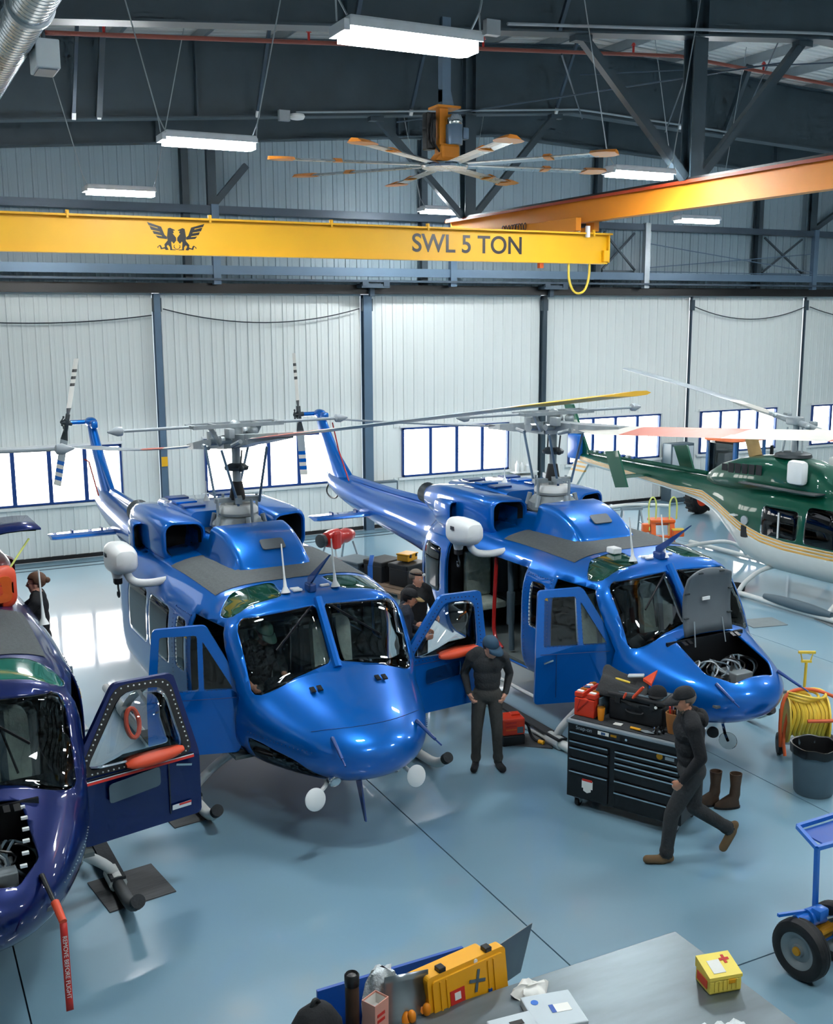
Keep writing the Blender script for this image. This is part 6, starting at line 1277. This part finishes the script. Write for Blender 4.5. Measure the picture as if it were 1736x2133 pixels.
# ---- orange step ladder with hoop rails
ld=empty('orange_steps',(14.62,17.45,0),R(-25),'orange boarding steps with two lime hoop rails','boarding steps')
for s in (-1,1): bm=B(); prism(bm,[(-.02,0),(.14,0),(-.12,1.12),(-.34,1.12)],s*.2-.05,s*.2+.05,lambda a,b,c:(c,-a,b)); obj('stringer',bm,'orange',ld)
for j in range(4): z=.24+.26*j; bm=B(); box(bm,(0,.03+.07*j,z),(.38,.14,.04)); obj('tread',bm,'orange',ld)
bm=B(); box(bm,(0,.24,1.1),(.52,.34,.06),bev=.01); obj('platform',bm,'orange',ld); bm=B(); box(bm,(.3,.02,.86),(.24,.16,.14),bev=.02); box(bm,(-.34,.18,.95),(.16,.16,.18),bev=.02); obj('side_tray',bm,'orange',ld)
bm=B(); box(bm,(.3,.02,.94),(.25,.17,.02)); obj('tray_edge',bm,'hose_yellow',ld)
for s in (-1,1): bm=B(); tube(bm,[(s*.22-.06,.1,.9 if s<0 else .0),(s*.22-.07,.16,1.2),(s*.22-.07,.2,1.5),(s*.22+.02,.22,1.62),(s*.22+.1,.22,1.5),(s*.22+.1,.24,1.12)],.018,8,smooth=2); obj('hoop_rail',bm,'lime_yellow',ld,smooth=True)
# ---- sawhorse with a spare tube
sw=empty('trestle',(16.75,21.25,0),R(-20),'small grey trestle holding a white cross tube','trestle'); bm=B(); box(bm,(0,0,.62),(.55,.12,.08),bev=.01); obj('top_bar',bm,'pale_steel',sw)
for sx in (-.22,.22):
    for sy in (-1,1): bm=B(); beam(bm,(sx*1.2,sy*.26,0),(sx,sy*.03,.6),.04,.04); obj('leg',bm,'pale_steel',sw)
    bm=B(); beam(bm,(sx*1.12,-.16,.25),(sx*1.12,.16,.25),.025,.025); obj('spreader',bm,'pale_steel',sw)
sp2=empty('spare_cross_tube',(16.75,21.25,.66),R(-20),'spare white arched cross tube resting on the trestle','tube'); bm=B(); tube(bm,[(-1.3,-.3,-.25),(-1.0,-.2,-.06),(-.5,-.05,.04),(.4,.02,.045),(1.0,.1,-.02)],.045,10,smooth=2); obj('tube_body',bm,'skid_white',sp2,smooth=True)
for x in (-.55,.45): bm=B(); cyl(bm,(x-.03,-.05 if x<0 else .02,.035),(x+.03,-.045 if x<0 else .025,.038),.052,n=12); obj('clamp_ring',bm,'pale_steel',sp2)
dp=empty('drip_pan',(14.95,15.65,0),0,'black round drip pan on the floor by the green helicopter','pan'); bm=B(); lathe(bm,[(.17,0),(.19,.01),(.2,.12),(.19,.12),(.175,.02),(.02,.015)],n=28); obj('pan_body',bm,'black_rubber',dp,smooth=40)
gw=empty('ground_wheel',(14.38,15.35,0),R(8),'chrome ground handling wheel clamped by the near skid','wheel'); 
for s in (-1,1): bm=B(); lathe(bm,[(.03,-.03),(.09,-.03),(.1,0),(.09,.03),(.03,.03)],(s*.09,0,.10),(1,0,0),n=20); obj('tyre',bm,'hub_grey',gw,smooth=40)
bm=B(); cyl(bm,(-.1,0,.1),(.1,0,.1),.02,n=8); beam(bm,(0,0,.1),(0,-.28,.2),.04,.04); ball(bm,(0,.06,.17),.05,10,8); obj('yoke',bm,'chrome',gw)
# ---- tractor behind the green helicopter
tt_=empty('tractor',(20.9,22.1,0),R(8),'orange roofed tug tractor behind the green helicopter','tractor')
bm=B(); rings(bm,[[(w*a,d*b,z) for a,b in rrect(2,2,.3,3)] for w,d,z in ((.72,.5,2.03),(.78,.56,2.06),(.76,.54,2.12),(.6,.42,2.15))]); obj('canopy',bm,'canopy_orange',tt_,smooth=40)
for sx in (-.6,.6):
    for sy in (-.45,.45): bm=B(); beam(bm,(sx*1.02,sy,.9),(sx,sy,2.05),.07,.07); obj('post',bm,'tractor_blue',tt_)
bm=B(); box(bm,(0,.44,1.55),(1.1,.015,.85)); obj('cab_glass',bm,'glass_clear',tt_); bm=B(); box(bm,(-.62,0,1.55),(.015,.8,.85)); obj('cab_glass',bm,'glass_clear',tt_)
bm=B(); box(bm,(0,0,.72),(1.4,.9,.5),bev=.06); box(bm,(1.15,0,.8),(1.0,.7,.6),bev=.1); obj('chassis',bm,'tractor_blue',tt_,smooth=40); bm=B(); box(bm,(-.05,0,1.1),(.4,.45,.35),bev=.06); obj('seat',bm,'black_rubber',tt_)
bm=B(); box(bm,(.72,-.62,1.75),(.12,.05,.28),bev=.02); beam(bm,(.62,-.45,1.8),(.72,-.6,1.8),.02,.02); obj('side_mirror',bm,'black_paint',tt_)
for n,(x,y,r_) in enumerate(((-.75,-.55,.48),(-.75,.55,.48),(1.25,-.5,.36),(1.25,.5,.36))):
    bm=B(); lathe(bm,[(r_*.55,-.13),(r_*.9,-.14),(r_,-.1),(r_,.1),(r_*.9,.14),(r_*.55,.13)],(x,y,r_),(0,1,0),n=32,cap=False); 
    for k in range(20): a=2*PI*k/20; box(bm,(x+(r_+.005)*math.cos(a),y,r_+(r_+.005)*math.sin(a)) if r_+(r_+.005)*math.sin(a)>.03 else (x,y,r_),(.05,.24,.05),rot=(0,-a,0))
    w=obj('tyre',bm,'black_rubber',tt_,smooth=40); bm=B(); lathe(bm,[(.03,-.1),(r_*.3,-.08),(r_*.52,-.12),(r_*.57,-.11),(r_*.5,.1)],(x,y,r_),(0,1,0),n=24); obj('wheel_rim',bm,'orange_cover',w,smooth=40)
# ================================================================ foreground bench
bn=empty('steel_bench',(0,0,0),0,'bare metal workbench in the foreground','workbench')
bm=B(); box(bm,(3.75,4.5,.875),(2.4,2.24,.05),bev=.006); obj('bench_top',bm,'bench_steel',bn)
for x in (2.65,4.85):
    for y in (3.5,5.5): bm=B(); box(bm,(x,y,.425),(.07,.07,.85)); obj('leg',bm,'blue_equip',bn)
bm=B(); box(bm,(3.75,5.52,.80),(2.3,.05,.1)); box(bm,(3.75,3.48,.80),(2.3,.05,.1)); obj('rail',bm,'blue_equip',bn)
BZ=.9
fa=empty('first_aid_case',(4.78,4.98,BZ),R(-12),'pale yellow first aid case with red cross on the bench','first aid case')
bm=B(); box(bm,(0,0,.05),(.24,.19,.10),bev=.012); obj('case_body',bm,'pale_yellow',fa)
bm=B(); rings(bm,[[(.122*a,.097*b*1.0,z+(.0 if b<0 else .05 if z>.11 else 0)) for a,b in ((1,1),(-1,1),(-1,-1),(1,-1))] for z in (.102,.125)]); obj('case_lid',bm,'pale_yellow',fa)
sl=math.atan2(.05,.194)
for a,b in ((.07,.02),(.02,.07)): bm=B(); box(bm,(.055,.035,.162),(a,b,.003),rot=(sl,0,0)); obj('red_cross',bm,'sticker_red',fa)
bm=B(); box(bm,(-.03,-.015,.149),(.09,.11,.002),rot=(sl,0,0)); obj('label_sheet',bm,'paper',fa)
for j in range(6): bm=B(); box(bm,(-.08+.032*j,-.1,.06),(.012,.008,.07)); obj('rib',bm,'pale_yellow',fa)
bm=B(); box(bm,(.04,-.102,.085),(.05,.012,.03),bev=.003); obj('latch',bm,'plastic_yellow',fa); bm=B(); box(bm,(-.123,.0,.06),(.004,.13,.06)); obj('side_label',bm,'orange_cover',fa)
for n,(x,y,w,d,rz,lb) in enumerate(((3.60,5.20,.34,.34,R(-12),'pale grey flat instrument case with blue label on the bench'),(3.28,5.10,.30,.36,R(-6),'pale grey flat instrument case with dark window on the bench'))):
    c=empty('instrument_case',(x,y,BZ),rz,lb,'case'); bm=B(); box(bm,(0,0,.03),(w,d,.06),bev=.008); obj('case_body',bm,'light_box',c)
    bm=B(); box(bm,(.05,.0,.0615),(.12,.08,.002)); obj('paper_label',bm,'paper',c)
    if n==0: bm=B(); box(bm,(-.01,.0,.063),(.03,.08,.002)); obj('label_print',bm,'bin_blue',c); bm=B(); cyl(bm,(-.1,.09,.06),(-.1,.09,.063),.025,n=16); obj('round_label',bm,'blue_equip',c)
    else: bm=B(); box(bm,(.02,.09,.063),(.09,.04,.004)); obj('display_window',bm,'black_paint',c)
rg=empty('white_rag',(3.60,5.47,BZ),0,'crumpled white rag on the bench edge','rag'); bm=B(); rn=random.Random(4); rs=[[((rr+.02*math.sin(3*a+k))*math.cos(a)*1.3,(rr+.02*math.cos(4*a))*math.sin(a),z+.012*math.sin(5*a+k)+.012) for a in [2*PI*i/20 for i in range(20)]] for k,(rr,z) in enumerate(((.10,.0),(.09,.03),(.06,.055),(.02,.05)))]; rings(bm,rs); obj('cloth',bm,'paper',rg,smooth=60)
pf=empty('plastic_wrap',(4.42,4.55,BZ),R(-15),'piece of crinkled clear plastic wrap on the bench','plastic wrap'); bm=B(); rs=[[(-.2+.4*i/14,-.12+.24*j/8,.015+.012*math.sin(i*1.7+j*2.3)+.008*math.sin(i*j)) for j in range(9)] for i in range(15)]; rings(bm,rs,closed=False); surf('sheet',bm,'bag_clear',pf,.003)
# ---- blue cart full of things behind the bench
ct=empty('blue_cart',(2.85,5.85,0),0,'blue service cart loaded with cases behind the bench','cart')
bm=B(); box(bm,(0,0,.62),(1.1,.42,.03)); obj('tray',bm,'bin_blue',ct); bm=B(); box(bm,(0,.2,.80),(1.1,.025,.36)); obj('back_wall',bm,'bin_blue',ct)
for s in (-1,1): bm=B(); box(bm,(s*.54,0,.76),(.025,.42,.28)); obj('side_wall',bm,'bin_blue',ct)
bm=B(); box(bm,(0,0,.25),(1.1,.42,.03)); obj('lower_tray',bm,'bin_blue',ct)
for x in (-.5,.5):
    for y in (-.17,.17): bm=B(); box(bm,(x,y,.35),(.04,.04,.56)); cyl(bm,(x-.015,y,.05),(x+.015,y,.05),.05,n=14); obj('leg',bm,'bin_blue',ct)
def upright(name,x0,x1,y,z0,z1,t,tilt,m,label,cat,skew=0):
    o=empty(name,((x0+x1)/2,y,z0),skew,label,cat); return o,x1-x0,z1-z0
yc=empty('yellow_hard_case',(3.22,5.70,.80),R(9),'yellow hard case standing on edge with red sticker and tape cross','hard case')
def yf(a,b,c): return (a,-c+b*.14,b)
bm=B(); prism(bm,rrect(.66,.33,.035,4),0,.07,lambda a,b,c:yf(a,b+.165,c)); obj('lid_shell',bm,'plastic_yellow',yc)
bm=B(); prism(bm,rrect(.60,.27,.03,4),.07,.085,lambda a,b,c:yf(a,b+.165,c)); obj('lid_face',bm,'plastic_yellow',yc)
bm=B(); prism(bm,rrect(.66,.33,.035,4),-.10,-.012,lambda a,b,c:yf(a-.1,b+.14,c)); obj('base_shell',bm,'plastic_yellow',yc)
for x in (-.24,-.19,.16,.21): bm=B(); box(bm,yf(x,.165,.088),(.012,.012,.25),rot=(-.14,0,0)); obj('rib',bm,'plastic_yellow',yc)
for x in (-.2,.19): bm=B(); box(bm,yf(x,.335,.04),(.055,.06,.05),bev=.006); obj('latch',bm,'black_paint',yc)
bm=B(); box(bm,yf(-.11,.14,.088),(.12,.003,.11),rot=(-.14,0,0)); k=obj('red_sticker',bm,'sticker_red',yc); bm=B(); box(bm,yf(-.11,.15,.091),(.05,.003,.05),rot=(-.14,0,0)); obj('sticker_emblem',bm,'paper',k)
for a,b in ((.14,.022),(.022,.15)): bm=B(); box(bm,yf(.06,.19,.090),(a,.003,b),rot=(-.14,.25,0)); obj('tape_strip',bm,'plastic_grey',yc)
bm=B(); box(bm,yf(.02,.05,.09),(.1,.004,.035),rot=(-.14,0,0)); obj('name_plate',bm,'black_paint',yc); bm=B(); cyl(bm,yf(.07,.31,.07),yf(.07,.31,.075),.016,n=14); obj('round_seal',bm,'paper',yc)
def sheet(name,pts,t,m,label,cat):
    bm=B(); a=[Vector(p) for p in pts]; n=(a[1]-a[0]).cross(a[2]-a[0]).normalized()*t; rings(bm,[a,[p+n for p in a]]); o=obj(name,bm,m); tag(o,label,cat); return o
sheet('metal_sheet',[(3.40,5.86,.66),(3.80,5.92,.74),(3.90,5.93,1.09),(3.52,5.88,1.01)],.006,'alu_sheet','plain metal sheet leaning out beyond the yellow case','metal sheet')
bm=B(); pts=[(2.58,5.60,.90),(2.86,5.575,.86)]; rs=[]
for k in range(7): q=k/6; rs.append([(2.585+.045*q,5.60+.10*q+.02*math.sin(q*3),.88+.30*q),(2.72+.05*q,5.585+.10*q+.03*math.sin(q*3),.875+.30*q),(2.86+.075*q+.008*(k%2),5.58+.10*q+.02*math.sin(q*3),.87+.29*q)])
rings(bm,rs,closed=False); o=surf('bent_metal_sheet',bm,'alu_sheet',None,.006); tag(o,'bent metal sheet with ragged edge in front of the yellow case','metal sheet')
th=empty('thermos',(2.42,5.74,.64),0,'dark steel thermos bottle standing in the cart','thermos'); bm=B(); lathe(bm,[(.04,0),(.045,.01),(.045,.50),(.042,.53)],n=22); obj('flask',bm,'wood' if False else 'leather_brown',th,smooth=40); bm=B(); lathe(bm,[(.046,.53),(.048,.54),(.048,.60),(.04,.61),(.03,.595),(.01,.59)],n=22); obj('cap',bm,'black_paint',th,smooth=40)
cb=empty('carton',(2.50,5.56,.64),R(25),'open pink and white carton in the cart','carton'); bm=B(); o4=[(.06,.05),(-.06,.05),(-.06,-.05),(.06,-.05)]; rings(bm,[[(a,b,0) for a,b in o4],[(a*1.1,b*1.1,.52) for a,b in o4],[(a*1.04,b*1.0,.52) for a,b in o4],[(a*.9,b*.9,.1) for a,b in o4]]); obj('carton_body',bm,'box_pink',cb); bm=B(); rings(bm,[[(a*1.04,b*1.0,.515) for a,b in o4],[(a*1.0,b*.97,.44) for a,b in o4]],cap=(False,True)); obj('carton_inside',bm,'paper',cb)
for j in range(2): bm=B(); box(bm,(-.01,-.056,.44-.04*j),(.07,.003,.02)); obj('carton_print',bm,'sticker_red',cb)
wb2=empty('clear_bag',(2.66,5.80,.64),0,'crumpled clear plastic bag behind the carton','plastic bag'); bm=B(); rs=[[((rr+.03*math.sin(4*a+k*1.3))*math.cos(a),(rr*.7+.02*math.cos(5*a+k))*math.sin(a),z) for a in [2*PI*i/24 for i in range(24)]] for k,(rr,z) in enumerate(((.10,0),(.13,.15),(.12,.32),(.10,.45),(.07,.53),(.02,.55)))]; rings(bm,rs); obj('bag_body',bm,'bag_clear',wb2,smooth=60)
bp=empty('backpack',(2.12,5.62,.0),R(20),'black backpack hanging at the end of the blue cart','backpack'); bm=B(); rings(bm,[[(w*a,d*b,z) for a,b in rrect(2,2,.7,5)] for w,d,z in ((.12,.09,.62),(.17,.12,.68),(.19,.13,.9),(.17,.12,1.06),(.11,.08,1.16),(.04,.03,1.2))]); obj('pack_body',bm,'cloth_black',bp,smooth=60)
bm=B(); rings(bm,[[(w*a,d*b-.06,z) for a,b in rrect(2,2,.7,5)] for w,d,z in ((.1,.06,.66),(.13,.08,.72),(.13,.08,.92),(.09,.05,.99))]); obj('front_pocket',bm,'cloth_char',bp,smooth=60)
for j in range(2): bm=B(); tube(bm,[(-.12,-.11,.98-.05*j),(0,-.15,.96-.05*j),(.12,-.11,.92-.05*j)],.006,6,smooth=2); obj('piping',bm,'pale_steel',bp,smooth=True)
bm=B(); tube(bm,[(-.04,0,1.17),(0,0,1.25),(.05,0,1.17)],.014,8,smooth=2); obj('carry_loop',bm,'black_rubber',bp,smooth=True); bm=B(); box(bm,(0,0,.31),(.3,.2,.62),bev=.02); obj('lower_pack',bm,'plastic_black',bp)
gl=empty('orange_gloves',(2.80,5.62,.64),R(10),'pair of orange work gloves under the bent metal sheet','gloves')
for s in (-1,1): bm=B(); ball(bm,(s*.06,0,.16),(.055,.05,.16),14,10); ball(bm,(s*.06+.02,-.03,.29),(.03,.03,.05),10,8); obj('glove',bm,'orange_plastic',gl,smooth=True)
